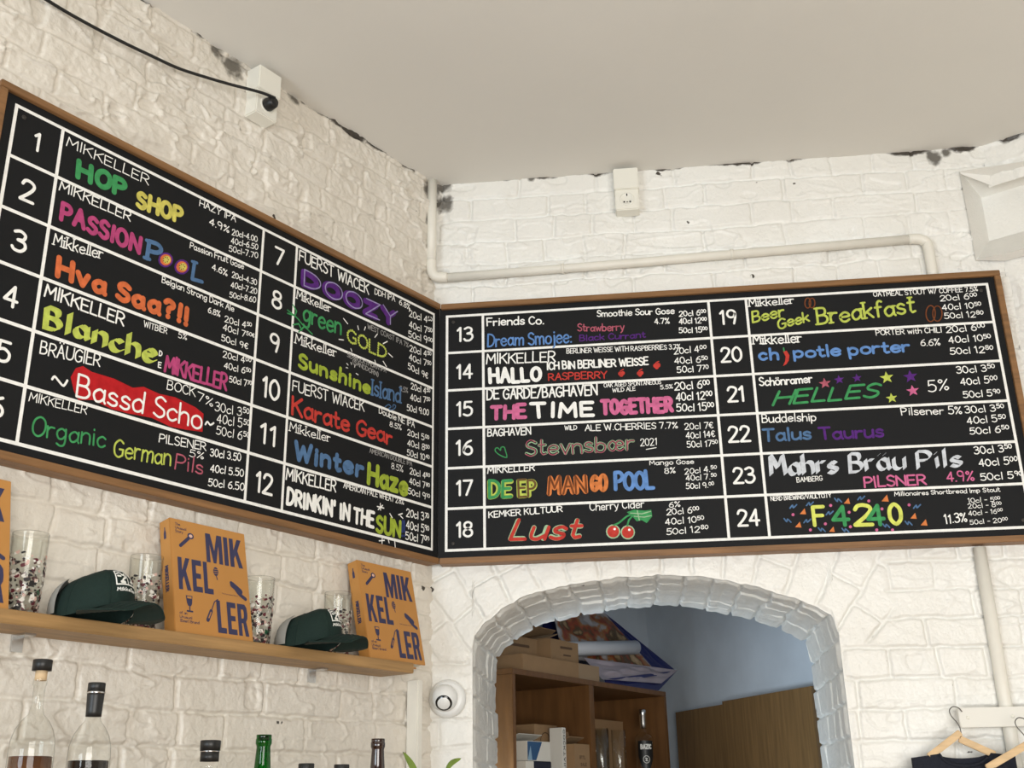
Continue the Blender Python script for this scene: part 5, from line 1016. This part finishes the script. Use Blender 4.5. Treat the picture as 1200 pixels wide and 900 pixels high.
# ------------------------------------------------ sockets, cable, pipes on the walls
def make_socket(label,loc,rz):
    t=thing('wall_socket',label,'socket',loc,rz,'white surface sockets under the ceiling')
    W2=.040
    b=MB(); b.prism([(-W2+.002,-.150),(W2-.002,-.150),(W2-.002,-.01),(-W2+.002,-.01)],-.050,0,WHITEP,bev=.003); b.build('housing',t)
    b=MB(); b.box(-W2,W2,-.057,-.001,-.077,0,WHITEP,bev=.0025); b.box(-.012,.012,-.0585,-.055,-.0765,-.0735,WHITEP,bev=.0005); b.build('cover_hood',t)
    R=Matrix.Translation((0,-.050,-.112))@Matrix.Rotation(math.pi/2,4,'X')
    b=MB(); b.lathe([(.0235,-.0002),(.0235,.0016),(.0195,.0018),(.0185,.0006),(.0001,.0004)],WHITEP,32,M=R,cap=False); b.build('socket_ring',t)
    b=MB()
    for x,z,w,h in ((0,.0155,.0035,.009),(-.0095,-.010,.005,.005),(.0095,-.010,.005,.005),(0,-.0105,.004,.003)): b.box(x-w/2,x+w/2,-.0523,-.0495,-.112+z-h/2,-.112+z+h/2,DARKHOLE,bev=.0006)
    b.build('contact_hole',t,'dark contact holes'); return t
make_socket('white surface socket without a plug, on the back wall under the ceiling',(.612,.040,3.545),0)
s2=make_socket('white surface socket with a black plug, on the left wall under the ceiling',lw(-.758,-.040,3.545),LROT)
t=thing('power_cable','black cable sagging along the left wall into the white socket','cable',(0,0,0),LROT)
b=MB(); b.lathe([(.0001,.030),(.012,.030),(.017,.024),(.019,.006),(.0185,0)],BLACK,24,M=Matrix.Translation((-.758,-.0115,3.433))@Matrix.Rotation(math.pi/2,4,'X'),cap=True); b.build('plug',t)
b=MB(); b.tube([(-.758,-.040,3.444),(-.80,-.040,3.436),(-.84,-.034,3.428),(-.90,-.010,3.424),(-.99,.006,3.409),(-1.05,.009,3.397),(-1.12,.011,3.390),(-1.2,.011,3.381),(-1.30,.011,3.374),(-1.40,.011,3.373),(-1.6,.011,3.385),(-1.8,.011,3.40),(-2.3,.011,3.46)],.0042,BLACK,8,smooth_path=6); b.build('cord',t)
t=thing('water_pipe','painted pipe running down the corner and along the back wall above the board','pipe')
b=MB(); b.tube([(-.028,.002,3.560),(-.028,.002,3.262)],.0155,PIPEP,16); b.build('pipe_run',t)
b=MB(); b.tube([(-.028,.002,3.264),(-.028,.002,3.238),(-.023,.003,3.216),(-.008,.006,3.205),(.022,.010,3.2045)],.0165,PIPEP,16,smooth_path=4); b.build('elbow',t)
b=MB(); b.tube([(.018,.012,3.204),(.5,.0155,3.2125),(1.478,.0155,3.236)],.0145,PIPEP,16); b.build('pipe_run',t)
for x,z in ((.395,3.2105),(.93,3.2235)):
    b=MB(); b.tube([(x-.005,.0155,z),(x+.005,.0155,z+.0002)],.0165,PIPEP,16); b.build('clamp',t)
b=MB(); b.tube([(1.474,.0155,3.236),(1.50,.0155,3.236),(1.521,.016,3.226),(1.5295,.0185,3.205),(1.530,.0185,3.102)],.0162,PIPEP,16,smooth_path=4); b.build('elbow',t)
t=thing('riser_pipe','thick painted vertical pipe below the right end of the right board','pipe')
b=MB(); b.tube([(1.532,.020,2.262),(1.532,.020,1.85),(1.534,.021,1.3)],.0175,PIPEP,16); b.build('pipe_run',t)
BZ0=1.42; tr=MB(); tr.box(-.0105,.0105,-.012,.03,BZ0+.001,1.936-.0,PIPEP,bev=.003)
o=tr.build('cable_trunking'); o.location=lw(-.078,-.005,0); o.rotation_euler[2]=LROT; tag(o,'narrow painted cable trunking rising to the shelf near the corner','trunking')
# security camera
t=thing('security_camera','white dome security camera on the wall left of the arch','camera',(.026,.037,1.893))
RX=Matrix.Rotation(math.pi/2,4,'X')
b=MB(); b.lathe([(.0001,0),(.052,0),(.0525,.012),(.050,.018),(.044,.024),(.0405,.026)],CAMW,36,M=RX); b.build('base_ring',t)
b=MB(); 
AIM=Matrix.Translation((-.004,-.034,0))@Matrix.Rotation(math.radians(3),4,'Z')@Matrix.Rotation(math.radians(122),4,'X')
b.lathe([(.037*math.sin(a),.037*math.cos(a)) for a in [math.pi*k/18 for k in range(18,-1,-1)]],CAMW,32,M=AIM,cap=False); bal=b.build('ball',t)
b=MB(); b.lathe([(.0235,.0295),(.022,.0318),(.0001,.0352)],mat('lens_black',(.006,.006,.006),.08,spec=.6),28,M=AIM,cap=False); b.build('lens_window',bal,'black lens window')
b=MB(); b.tube([(-.010,.052*1-.055,-.050)[0:1]+(-.004,.043) if False else (-.045,-.004,.026),(-.062,.0,.008),(-.074,-.002,-.008),(-.084,-.006,-.013),(-.096,-.012,-.008)],.0035,PIPEP,8,smooth_path=5); b.build('cable',t)
# ------------------------------------------------ coat rail, hangers and shirts at the right
t=thing('coat_rail','white painted wooden coat rail on the back wall at the right edge','coat rail')
b=MB(); b.box(1.396,2.05,-.024,-.004,1.779,1.829,mat('rail_white',(.74,.72,.66),.5),bev=.0015); b.build('board',t)
for x in (1.418,1.532,1.70):
    b=MB(); b.lathe([(.0048,0),(.0045,.001),(.0001,.0018)],WHITEP,14,M=Matrix.Translation((x,-.024,1.804))@RX); b.build('screw',t)
def make_hanger(label,apex,l,r,wire=True):
    t=thing('clothes_hanger',label,'hanger',apex,0,'wooden hangers on the coat rail'); a=Vector(apex)
    for e in (l,r):
        d=(Vector(e)-a); L_=d.length; b=MB(); b.box(-.004,L_,-.0055,.0055,-.0175,0,HANGW,bev=.002); ang=math.atan2(d.z,d.x); yaw=0
        b.xf(Matrix.Rotation(-ang if True else 0,4,'Y')); 
        if d.x<0: pass
        b.build('arm',t)
    b=MB(); b.tube([(.0,0,-.004),(-.001,0,.020),(-.006,.001,.034),(-.018,.003,.052),(-.020,.004,.066),(-.010,.005,.075),(.004,.006,.072),(.012,.006,.0615)],.0014,STEEL if False else mat('hook_wire',(.12,.11,.10),.35,.8),7,smooth_path=4); b.build('hook',t,'thin metal hook'); return t
def make_shirt(label,c,wl,wr,drop,neck):
    # a thin garment hanging from a hanger: front and back cloth closed at the sides
    t=thing('t_shirt',label,'shirt',c,0,'dark shirts on the hangers'); b=MB(); n=30; vs=[];fs=[]
    rows=26
    for side in (-1,1):
        for j in range(rows+1):
            v=j/rows
            for i in range(n+1):
                u=i/n; x=-wl+(wl+wr)*u; e=min(u,1-u)
                nk=max(0,1-((x-neck[0])/neck[1])**2); top=-.042-.10*max(0,abs(x-neck[0])-neck[1])*1.2-(.032 if side<0 else .012)*nk**.5
                z=top+(-drop-top)*v; y=side*(.003+.014*math.sin(math.pi*min(1,e*1.0+.02))*(.3+v))+.006*math.sin(u*19+v*2)*v
                vs.append((x,y,z))
    K=(n+1)*(rows+1)
    for s_ in (0,1):
        for j in range(rows):
            for i in range(n):
                f=(s_*K+j*(n+1)+i,s_*K+j*(n+1)+i+1,s_*K+(j+1)*(n+1)+i+1,s_*K+(j+1)*(n+1)+i); fs.append(f if s_ else f[::-1])
    for j in range(rows):
        for i in (0,n): a=j*(n+1)+i; fs.append((a,a+n+1,K+a+n+1,K+a))
    b.add(vs,fs,SHIRT,True); b.build('body',t)
    b=MB(); b.tube([vs[i] for i in range(n+1) if abs(vs[i][0]-neck[0])<=neck[1]*1.05],.004,SHIRT,8); b.build('collar',t); return t
make_hanger('pale wooden hanger nearest the arch, hooked over the end of the rail',(1.392,-.036,1.757),(1.306,-.036,1.700),(1.472,-.036,1.717))
make_shirt('dark navy shirt on the hanger nearest the arch',(1.392,-.036,1.757),.135,.125,.62,(-.002,.062))
make_hanger('pale wooden hanger at the right edge, in front of the navy shirt',(1.538,-.085,1.722),(1.432,-.085,1.668),(1.645,-.085,1.668))
make_shirt('dark shirt on the hanger at the right edge',(1.538,-.085,1.722),.10,.14,.62,(.0,.065))
# ------------------------------------------------ back bar below the frame and the bottles on it
BZ=1.42
t=thing('back_bar','wooden back bar along the left wall that carries the bottles','counter',(0,0,0),LROT)
b=MB(); b.box(-2.6,-.02,-.56,.010,BZ-.04,BZ,SHELFW,bev=.003); b.build('worktop',t)
for x0,x1 in ((-2.58,-1.77),(-1.75,-.95)):
    b=MB(); b.box(x0,x1,-.52,.008,0,BZ-.041,CUBW,bev=.002); b.build('cabinet',t)
    b=MB(); b.box(x0+.01,x1-.01,-.538,-.5205,.08,BZ-.05,SHELFW,bev=.002); dr=b.build('door',t); b=MB(); b.tube([((x0+x1)/2-.06,-.540,1.2),((x0+x1)/2-.06,-.556,1.2),((x0+x1)/2+.06,-.556,1.2),((x0+x1)/2+.06,-.540,1.2)],.005,STEEL,8); b.build('handle',dr,'steel handle')
def bottle(label,x,off,glass,prof,cat='bottle',group='bottles on the back bar',extra=()):
    t=thing('bottle',label,cat,lw(x,off,BZ+.0005),LROT,group)
    b=MB(); b.lathe(prof,glass,32,cap=False); b.build('glass_body',t)
    for nm,pr,m_,lb in extra: b=MB(); b.lathe(pr,m_,28); b.build(nm,t,lb)
    return t
def spirit(H,rb,rn,zs,zl,name_liq,extra,label,x,off):
    prof=[(.001,.004),(rb-.004,.0),(rb,.006),(rb,zs-.012),(rb*.97,zs+.006),(rb*.84,zs+.022),(rb*.62,zs+.035),(rn*1.35,zs+.045),(rn,zs+.058),(rn,H-.030),(rn*1.22,H-.029),(rn*1.22,H-.020)]
    ri=rb-.002; liq=[(ri-.002,.004),(ri,.01),(ri,zl),(.0001,zl)]
    return bottle(label,x,off,GLASS,prof,extra=[('liquid',liq,name_liq,'dark spirit in the bottle')]+extra)
h1=1.831-BZ; hz=lambda z:z-BZ
e1=[('cork',[(.0092,hz(1.802)),(.0092,hz(1.818))],CORK,'pale cork stopper'),('cap',[(.0105,hz(1.817)),(.0150,hz(1.8172)),(.0150,hz(1.8335)),(.0138,hz(1.8345))],BLACK,'black stopper top')]
spirit(hz(1.824),.034,.0088,hz(1.705),hz(1.687),LIQ,e1,'tall clear bottle of amber spirit with black-topped cork, left corner',-1.4525,.4)
spirit(hz(1.824),.034,.0088,hz(1.694),hz(1.62),LIQ,e1,'clear bottle almost wholly outside the left edge of the photo',-1.547,.4)
spirit(hz(1.795),.0335,.0095,hz(1.700),hz(1.683),LIQD,[('neck_sleeve',[(.0125,hz(1.752)),(.0128,hz(1.760)),(.0138,hz(1.785)),(.0138,hz(1.7895))],BLACK,'black neck sleeve'),('silver_ring',[(.0146,hz(1.7885)),(.0148,hz(1.790)),(.0146,hz(1.7915))],STEEL,'silver ring'),('cap',[(.0140,hz(1.7917)),(.0140,hz(1.8045)),(.013,hz(1.806))],BLACK,'black cap')],'clear bottle of dark spirit with black sleeve and silver ring, second from left',-1.350,.4)
spirit(hz(1.70),.036,.012,hz(1.60),hz(1.58),LIQ,[('neck_sleeve',[(.0165,hz(1.687)),(.0165,hz(1.703))],BLACK,'black neck sleeve'),('silver_ring',[(.0172,hz(1.703)),(.0172,hz(1.7055))],STEEL,'silver ring'),('cap',[(.0178,hz(1.7058)),(.0182,hz(1.722)),(.017,hz(1.7232))],BLACK,'black screw cap')],'bottle with thick black cap and silver ring, left of the green bottle',-1.105,.4)
def beer(H,rb,m_,label,x,extra=()):
    prof=[(.001,.006),(rb-.004,0),(rb,.006),(rb,H*.52),(rb*.93,H*.60),(rb*.66,H*.70),(.0155,H*.80),(.0128,H-.022),(.0138,H-.018),(.0150,H-.016),(.0150,H-.008),(.0138,H-.006),(.0142,H-.004),(.0142,H),(.010,H),(.0095,H-.01)]
    return bottle(label,x,.4,m_,prof,extra=extra)
beer(hz(1.7375),.031,GREENG,'open green glass bottle neck on the back bar',-.980)
beer(hz(1.7415),.031,BROWNG,'dark brown glass bottle neck near the plant',-.666)
for x,lb in ((-.868,'black bottle cap just above the frame edge, right of the green bottle'),(-.771,'black bottle cap just above the frame edge, left of the brown bottle')):
    spirit(hz(1.672),.035,.0115,hz(1.575),hz(1.56),LIQD,[('cap',[(.0150,hz(1.655)),(.0155,hz(1.687)),(.0145,hz(1.6885))],BLACK,'black cap')],lb,x,.4)
# plant
t=thing('potted_plant','potted plant at bottom centre, only two green leaf tips showing','plant',lw(-.385,.30,BZ+.0005),LROT)
b=MB(); b.lathe([(.035,0),(.046,.085),(.050,.087),(.050,.10),(.045,.10),(.043,.085),(.0001,.082)],TERRA,28); b.build('pot',t)
def leaf(p0,p1,p2,w,side):
    b=MB(); P=catmull([p0,p1,p2],7); vs=[];n=len(P)
    for i,p in enumerate(P):
        q=w*math.sin(math.pi*min(1,(i+.4)/(n-.6)))**.8; p=Vector(p); d=Vector(side)*q; vs+=[p-d+Vector((0,-.002,0)),p,p+d+Vector((0,-.002,0))]
    fs=[]
    for i in range(n-1): fs+=[(3*i,3*i+1,3*i+4,3*i+3),(3*i+1,3*i+2,3*i+5,3*i+4)]
    b.add(vs,fs,LEAF,True); b.build('leaf',t)
zz=lambda z:z-BZ
leaf((-.045,.0,zz(1.60)),(-.052,-.004,zz(1.675)),(-.102,-.010,zz(1.7235)),.0125,(.80,.1,.6)); leaf((.04,0,zz(1.60)),(.060,-.005,zz(1.690)),(.104,-.012,zz(1.7145)),.009,(.55,.2,-.8)); leaf((0,-.01,zz(1.55)),(.01,-.03,zz(1.62)),(.02,-.06,zz(1.665)),.014,(1,0,.1)); leaf((-.02,.01,zz(1.55)),(-.03,.03,zz(1.61)),(-.05,.05,zz(1.66)),.013,(.9,.2,.2))
for i,(a,c) in enumerate((((0,0,.08),(-.045,0,zz(1.60))),((0,0,.08),(.04,0,zz(1.60))),((0,0,.08),(0,-.01,zz(1.55))),((0,0,.08),(-.02,.01,zz(1.55))))): b=MB(); b.tube([a,((a[0]+c[0])*.4,c[1]*.5,(a[2]+c[2])/2),c],.002,LEAF,6,smooth_path=4); b.build('stem',t)
# ------------------------------------------------ storeroom: cubby shelf and its contents (frame: x along the unit, y into it)
def cbt(name,label,cat,x,y,z,group=None,rz=0):
    o=thing(name,label,cat,(0,0,0),0,group); o.location=CM@Vector((x,y,z)); o.rotation_euler=(0,0,CA+rz); return o
TOP=2.057
t=cbt('cubby_shelf','brown wooden cubby shelf seen through the arch','shelf unit',0,0,0)
for x0,x1 in ((0,.019),(.52,.556),(1.15,1.169)):
    b=MB(); b.box(x0,x1,0,.35,.0,TOP-.0195,CUBW,bev=.001); b.build('upright',t)
b=MB(); b.box(0,1.169,0,.35,TOP-.019,TOP,CUBW,bev=.001); b.build('top_panel',t)
b=MB(); b.box(.0195,1.149,.342,.352,.02,TOP-.02,CUBW); b.build('back_panel',t)
SH=1.655
for x0,x1 in ((.0195,.5195),(.5565,1.1495)):
    for z in (SH,1.22,.8,.40,.02): b=MB(); b.box(x0,x1,.002,.341,z-.018,z,CUBW,bev=.001); b.build('shelf_board',t)
# on top
b=cbt('cardboard_box','long flat cardboard box lying on top of the cubby shelf','box',.083,.012,TOP+.0005,'cardboard boxes in the storeroom'); q=MB(); q.box(0,.54,0,.30,0,.058,CARD,bev=.0015); q.build('carton',b)
q=MB(); q.box(.385,.541,-.0006,.30,.0005,.0575,mat('parcel_tape',(.30,.20,.11),.4)); q.build('tape',b,'darker brown tape at one end')
def carton(label,x,y,z,w,d,h,rz=0,flaps=True,marks=()):
    b=cbt('cardboard_box',label,'box',x,y,z,'cardboard boxes in the storeroom',rz)
    q=MB(); T_=.004
    q.box(0,w,0,T_,0,h,CARD); q.box(0,w,d-T_,d,0,h,CARD); q.box(0,T_,T_,d-T_,0,h,CARD); q.box(w-T_,w,T_,d-T_,0,h,CARD); q.box(T_,w-T_,T_,d-T_,0,T_,CARD); car=q.build('carton',b)
    if flaps is True:
        q=MB(); q.box(0,w,-.002,d*.5,0,.003,CARD,M=Matrix.Translation((0,0,h))@Matrix.Rotation(math.radians(0),4,'X')); q.box(0,w,0,d*.49,0,.003,CARD,M=Matrix.Translation((0,d*.505,h))); q.build('flap',b)
    elif flaps=='open':
        q=MB(); q.box(.01,w-.01,0,d*.6,0,.003,CARD,M=Matrix.Translation((0,d-.002,h))@Matrix.Rotation(math.radians(150),4,'X')); q.build('flap',b); q=MB(); q.box(.004,.07,0,d*.9,0,.003,CARD,M=Matrix.Translation((0,.01,h))@Matrix.Rotation(math.radians(-18),4,'Y')); q.build('flap',b)
    if marks:
        ink=Ink(lambda u,v,hh:(u,-hh,v))
        for k in marks:
            if k[0]=='t': ink.text(k[1],k[2],k[3],k[4],k[3],k[5],CARDD,.2)
            elif k[0]=='r': ink.stroke(ellpts(k[1],k[2],k[3],k[3]*.95,22)+[(k[1]+k[3],k[2])],.004,CARDD)
            elif k[0]=='b': ink.stroke([(k[1],k[2]),(k[3],k[4])],k[5],CARDD)
        ink.build('printing',car,'dark printed marks')
    return b
carton('small cardboard box with open flap on the flat box, beside the white tube',.335,.05,TOP+.0595,.20,.20,.082,0,'open',[('b',.07,.055,.15,.057,.009),('b',.09,.028,.14,.029,.006)])
carton('cardboard box at the left on the flat box, hidden by the arch',.100,.10,TOP+.0595,.22,.20,.075,0,True,[('b',.03,.045,.16,.047,.01)])
t=cbt('cardboard_tube','white cardboard mailing tube lying on top of the cubby shelf','tube',0,0,0)
A_=Vector((.56,.17,2.190)); E_=Vector((1.05,.07,2.238)); dv=(E_-A_); MT=Matrix.Translation(A_)@dv.to_track_quat('Z','Y').to_matrix().to_4x4(); L_=dv.length
q=MB(); q.lathe([(.029,0),(.029,L_),(.0265,L_),(.0265,0)],mat('white_card',(.72,.72,.74),.6),30,M=MT,cap=False); q.build('sleeve',t)
q=MB(); q.lathe([(.0262,.002),(.0262,L_-.003),(.0235,L_-.003),(.0235,.002)],CARD,30,M=MT,cap=False); q.build('inner_tube',t,'brown inside of the tube')
# printed shopping bag lying on the shelf
PRINT=bpy.data.materials.new('bag_food_print'); PRINT.use_nodes=True; nt=PRINT.node_tree; N=nt.nodes.new
tc=N('ShaderNodeTexCoord'); nz=N('ShaderNodeTexNoise'); nz.inputs['Scale'].default_value=11; nz.inputs['Detail'].default_value=3; nt.links.new(tc.outputs['Object'],nz.inputs['Vector'])
rp_=N('ShaderNodeValToRGB'); rp_.color_ramp.interpolation='EASE'
for p,c in ((.36,(.45,.42,.42)),(.44,(.30,.27,.26)),(.49,(.30,.13,.04)),(.55,(.26,.05,.02)),(.62,(.08,.05,.02)),(.70,(.36,.24,.12))): e=rp_.color_ramp.elements.new(p); e.color=(*c,1)
rp_.color_ramp.elements.remove(rp_.color_ramp.elements[0]); nt.links.new(nz.outputs['Fac'],rp_.inputs[0]); nt.links.new(rp_.outputs[0],nt.nodes['Principled BSDF'].inputs['Base Color']); nt.nodes['Principled BSDF'].inputs['Roughness'].default_value=.3
BLUEB=mat('bag_blue',(.012,.016,.10),.3); LILAC=mat('bag_lilac',(.42,.36,.40),.35,noise=.3,nscale=8)
t=cbt('shopping_bag','blue plastic shopping bag with food print, lying on the cubby shelf','bag',0,0,0)
def crumple(name,a,b_,c,d,m_,n=18,am=.012,k=0,lb=None):
    q=MB(); a,b_,c,d=map(Vector,(a,b_,c,d)); vs=[];fs=[]
    for i in range(n+1):
        for j in range(n+1):
            u,v=i/n,j/n; p=a*(1-u)*(1-v)+b_*u*(1-v)+c*u*v+d*(1-u)*v; w_=min(1,6*u*(1-u))*min(1,6*v*(1-v))
            e=float(fbm(np.array(u*5+k),np.array(v*5+k*3),k%4,3))-.45; p=p+Vector((0,-1,.3))*e*am*4*w_; vs.append(p)
    for i in range(n):
        for j in range(n): fs.append((i*(n+1)+j,(i+1)*(n+1)+j,(i+1)*(n+1)+j+1,i*(n+1)+j+1))
    q.add(vs,fs,m_,True); q.build(name,t,lb)
ZB_=TOP+.004
fa,fb,fc,fd=(.66,.195,ZB_+.105),(1.22,.075,ZB_+.10),(1.10,.24,ZB_+.345),(.66,.24,ZB_+.30)
crumple('printed_face',fa,fb,fc,fd,PRINT,k=1,lb='printed face with brown and red food pictures')
crumple('folded_flap',(.66,.02,ZB_+.010),(1.15,.01,ZB_+.030),(1.36,.03,ZB_+.105),(.66,.10,ZB_+.100),LILAC,k=2,lb='pale lilac folded face')
crumple('blue_bottom',(.70,.03,ZB_),(1.14,.02,ZB_),(1.36,.032,ZB_+.104),(.68,.022,ZB_+.012),BLUEB,k=3,am=.004,lb='dark blue gusset')
crumple('blue_side',fb,(1.35,.04,ZB_+.108),(1.14,.27,ZB_+.36),fc,BLUEB,k=4,am=.006,lb='dark blue gusset')
crumple('back_face',(.66,.30,ZB_),(1.10,.30,ZB_),(1.12,.29,ZB_+.345),(.66,.29,ZB_+.30),BLUEB,k=5,am=.004)
# inside the left cell
z0=SH+.0005
carton('tall cardboard box with printed circle, in the left cell of the cubby',.300,.11,z0,.155,.17,.232,0,True,[('r',.075,.175,.034),('t','BEST',.04,.115,.115,.018),('t','SPIRIT',.04,.09,.125,.018),('t','OTHERS',.04,.065,.12,.018)])
b=carton('dark cardboard box at the back left of the left cell',.03,.20,z0,.26,.13,.235,0,True,[('b',.10,.19,.22,.19,.008),('b',.10,.17,.22,.17,.008),('b',.10,.15,.20,.15,.008)])
carton('open cardboard box with handwriting, right side of the left cell',.485,.10,z0,.033,.2,.02) if False else None
t=cbt('cardboard_box','open cardboard box at the right of the left cell, hand-marked','box',.405,.004,z0,'cardboard boxes in the storeroom')
q=MB(); w,d,h=.108,.08,.165
q.box(0,w,0,.004,0,h,CARD); q.box(0,w,d-.004,d,0,h,CARD); q.box(0,.004,.004,d-.004,0,h,CARD); q.box(w-.004,w,.004,d-.004,0,h,CARD); q.box(.004,w-.004,.004,d-.004,0,.004,CARD); q.build('carton',t)
for M_ in (Matrix.Translation((0,d,h))@Matrix.Rotation(math.radians(75),4,'X'),Matrix.Translation((0,d-.012,h+.006))@Matrix.Rotation(math.radians(155),4,'X')): q=MB(); q.box(0,w,0,.05,0,.003,CARD,M=M_); q.build('flap',t)
ink=Ink(lambda u,v,hh:(u,-hh,v)); ink.text('BTTL',.035,.112,.075,.112,.012,CARDD,.2); ink.text('SALE',.04,.088,.082,.088,.012,CARDD,.2); ink.build('printing',t,'dark handwritten words')
t=cbt('book','white-spined book with black lettering upright beside the circle box','book',.372,.035,z0)
q=MB(); q.box(0,.026,0,.055,0,.222,mat('white_book',(.72,.70,.64),.5),bev=.001); q.build('cover',t)
ink=Ink(lambda u,v,hh:(.013-v,-hh,u)); ink.text('COCKTAILS',.215,-.006,.03,-.006,.013,BLACK,.2,jit=0); ink.build('spine_print',t,'black lettering')
t=cbt('gift_carton','white and blue carton with slanted open lid in the left cell','box',.115,.02,SH+.1005)
q=MB(); WB=mat('white_carton',(.70,.66,.58),.6); BL=mat('carton_blue',(.03,.09,.20),.5)
q.box(.0,.15,0,.004,0,.066,WB); q.box(0,.15,.10,.104,0,.066,WB); q.box(0,.004,.004,.10,0,.066,WB); q.box(.146,.15,.004,.10,0,.066,WB); q.box(.004,.146,.004,.1,0,.003,WB); q.build('carton',t)
q=MB(); q.box(0,.15,0,.07,0,.002,WB,M=Matrix.Translation((0,.10,.066))@Matrix.Rotation(math.radians(158),4,'X')); q.build('lid',t)
ink=Ink(lambda u,v,hh:(u,-hh,v)); ink.fill([(.001,.002),(.055,.002),(.095,.064),(.001,.064)],BL); ink.fill([(.001,.002),(.03,.002),(.02,.05)],mat('carton_pale_blue',(.25,.38,.5),.5),1); ink.build('printing',t,'blue slanted panel')
t=cbt('carton','dark navy and white carton under the white and blue one','box',.100,.018,z0)
q=MB(); q.box(0,.165,0,.11,0,.099,mat('carton_navy',(.015,.018,.035),.4),bev=.001); q.build('box_body',t)
q=MB(); q.box(-.0006,.05,-.0006,.108,.001,.0985,WB); q.build('white_end',t,'white end of the carton')
ink=Ink(lambda u,v,hh:(u,-hh,v)); ink.stroke([(.085,.07),(.14,.07)],.006,mat('pale_print',(.4,.4,.42),.5)); ink.stroke([(.08,.05),(.145,.05)],.008,MATS['pale_print']); ink.build('printing',t,'pale printed lines')
# inside the right cell
carton('tall plain cardboard box at the back of the right cell',.85,.20,z0,.29,.13,.285,0,True)
def stem(label,x,y,rz=0):
    t=cbt('drinking_glass',label,'glass',x,y,z0,'clear glasses in the right cell'); q=MB()
    q.lathe([(.001,.0),(.024,0),(.026,.004),(.028,.12),(.029,.235),(.0275,.235),(.0265,.12),(.023,.012),(.001,.010)],GLASS,28,cap=False); q.build('tumbler',t); return t
st_=stem('clear tall glass beside the divider in the right cell of the cubby',.700,.06)
dup(st_,CM@Vector((.775,.10,z0)),'clear tall glass, middle of the three in the right cell'); dup(st_,CM@Vector((.86,.07,z0)),'clear tall glass nearest the silver-capped bottle')
t=cbt('bottle','clear bottle with silver cap and black label in the right cell of the cubby','bottle',1.04,.05,z0)
q=MB(); hb=.295; q.lathe([(.001,.004),(.034,0),(.036,.006),(.0378,.205),(.0365,.214),(.030,.222),(.019,.230),(.0125,.236),(.0115,.25)],GLASS,30,cap=False); q.build('glass_body',t)
q=MB(); q.lathe([(.0125,.248),(.0128,.262),(.0135,.264),(.0135,.298),(.0145,.300),(.0145,.322),(.0135,.324)],STEEL,28); q.build('cap',t,'silver neck cap')
aw=math.radians(-125)       # the label faces the arch
fl=lambda u,v,hh:((.0378+hh)*math.cos(u/.0378+aw-.30),(.0378+hh)*math.sin(u/.0378+aw-.30),v)
ink=Ink(fl)
def cur(poly,m_,l=0):
    (x0,x1)=(min(p[0] for p in poly),max(p[0] for p in poly))
    for k in range(10):
        a=x0+(x1-x0)*k/10; c=x0+(x1-x0)*(k+1)/10; zb=lambda x:.075+.06*abs(x/.034)**1.6; ink.poly2([(a,zb(a)),(c,zb(c)),(c,.198),(a,.198)],m_,l)
cur([(-.034,0),(.034,0)],BLACK); ink.text('BAZIC',-.022,.165,.024,.165,.020,WHITEI,.24,jit=0,lift=2); ink.stroke(ellpts(0,.125,.013,.014,18)+[(.013,.125)],.002,WHITEI,2); ink.stroke([(-.004,.13),(.003,.128),(-.003,.121),(.005,.119)],.003,WHITEI,2); ink.build('label',t,'black label with white lettering and round emblem')
# oak panels leaning on the storeroom wall
PR_=math.atan2(PA.y,PA.x)
def ppanel(label,a,b_,z,dep,th):
    t=thing('wood_panel',label,'panel',PP+PA*a,PR_,'oak panels against the storeroom wall'); q=MB(); s_=1 if (Matrix.Rotation(PR_,3,'Z')@Vector((0,1,0))).dot(PN)>0 else -1
    y0,y1=sorted((s_*dep,s_*(dep+th))); q.box(0,b_-a,y0,y1,0,z,PANW,bev=.001); q.build('board',t); return t
ppanel('taller oak panel with vertical grain against the storeroom wall',0,.646,2.015,-.02,.02)
ppanel('lower oak panel beside the cubby, left of the taller panel',.648,1.066,2.003,-.022,.019)
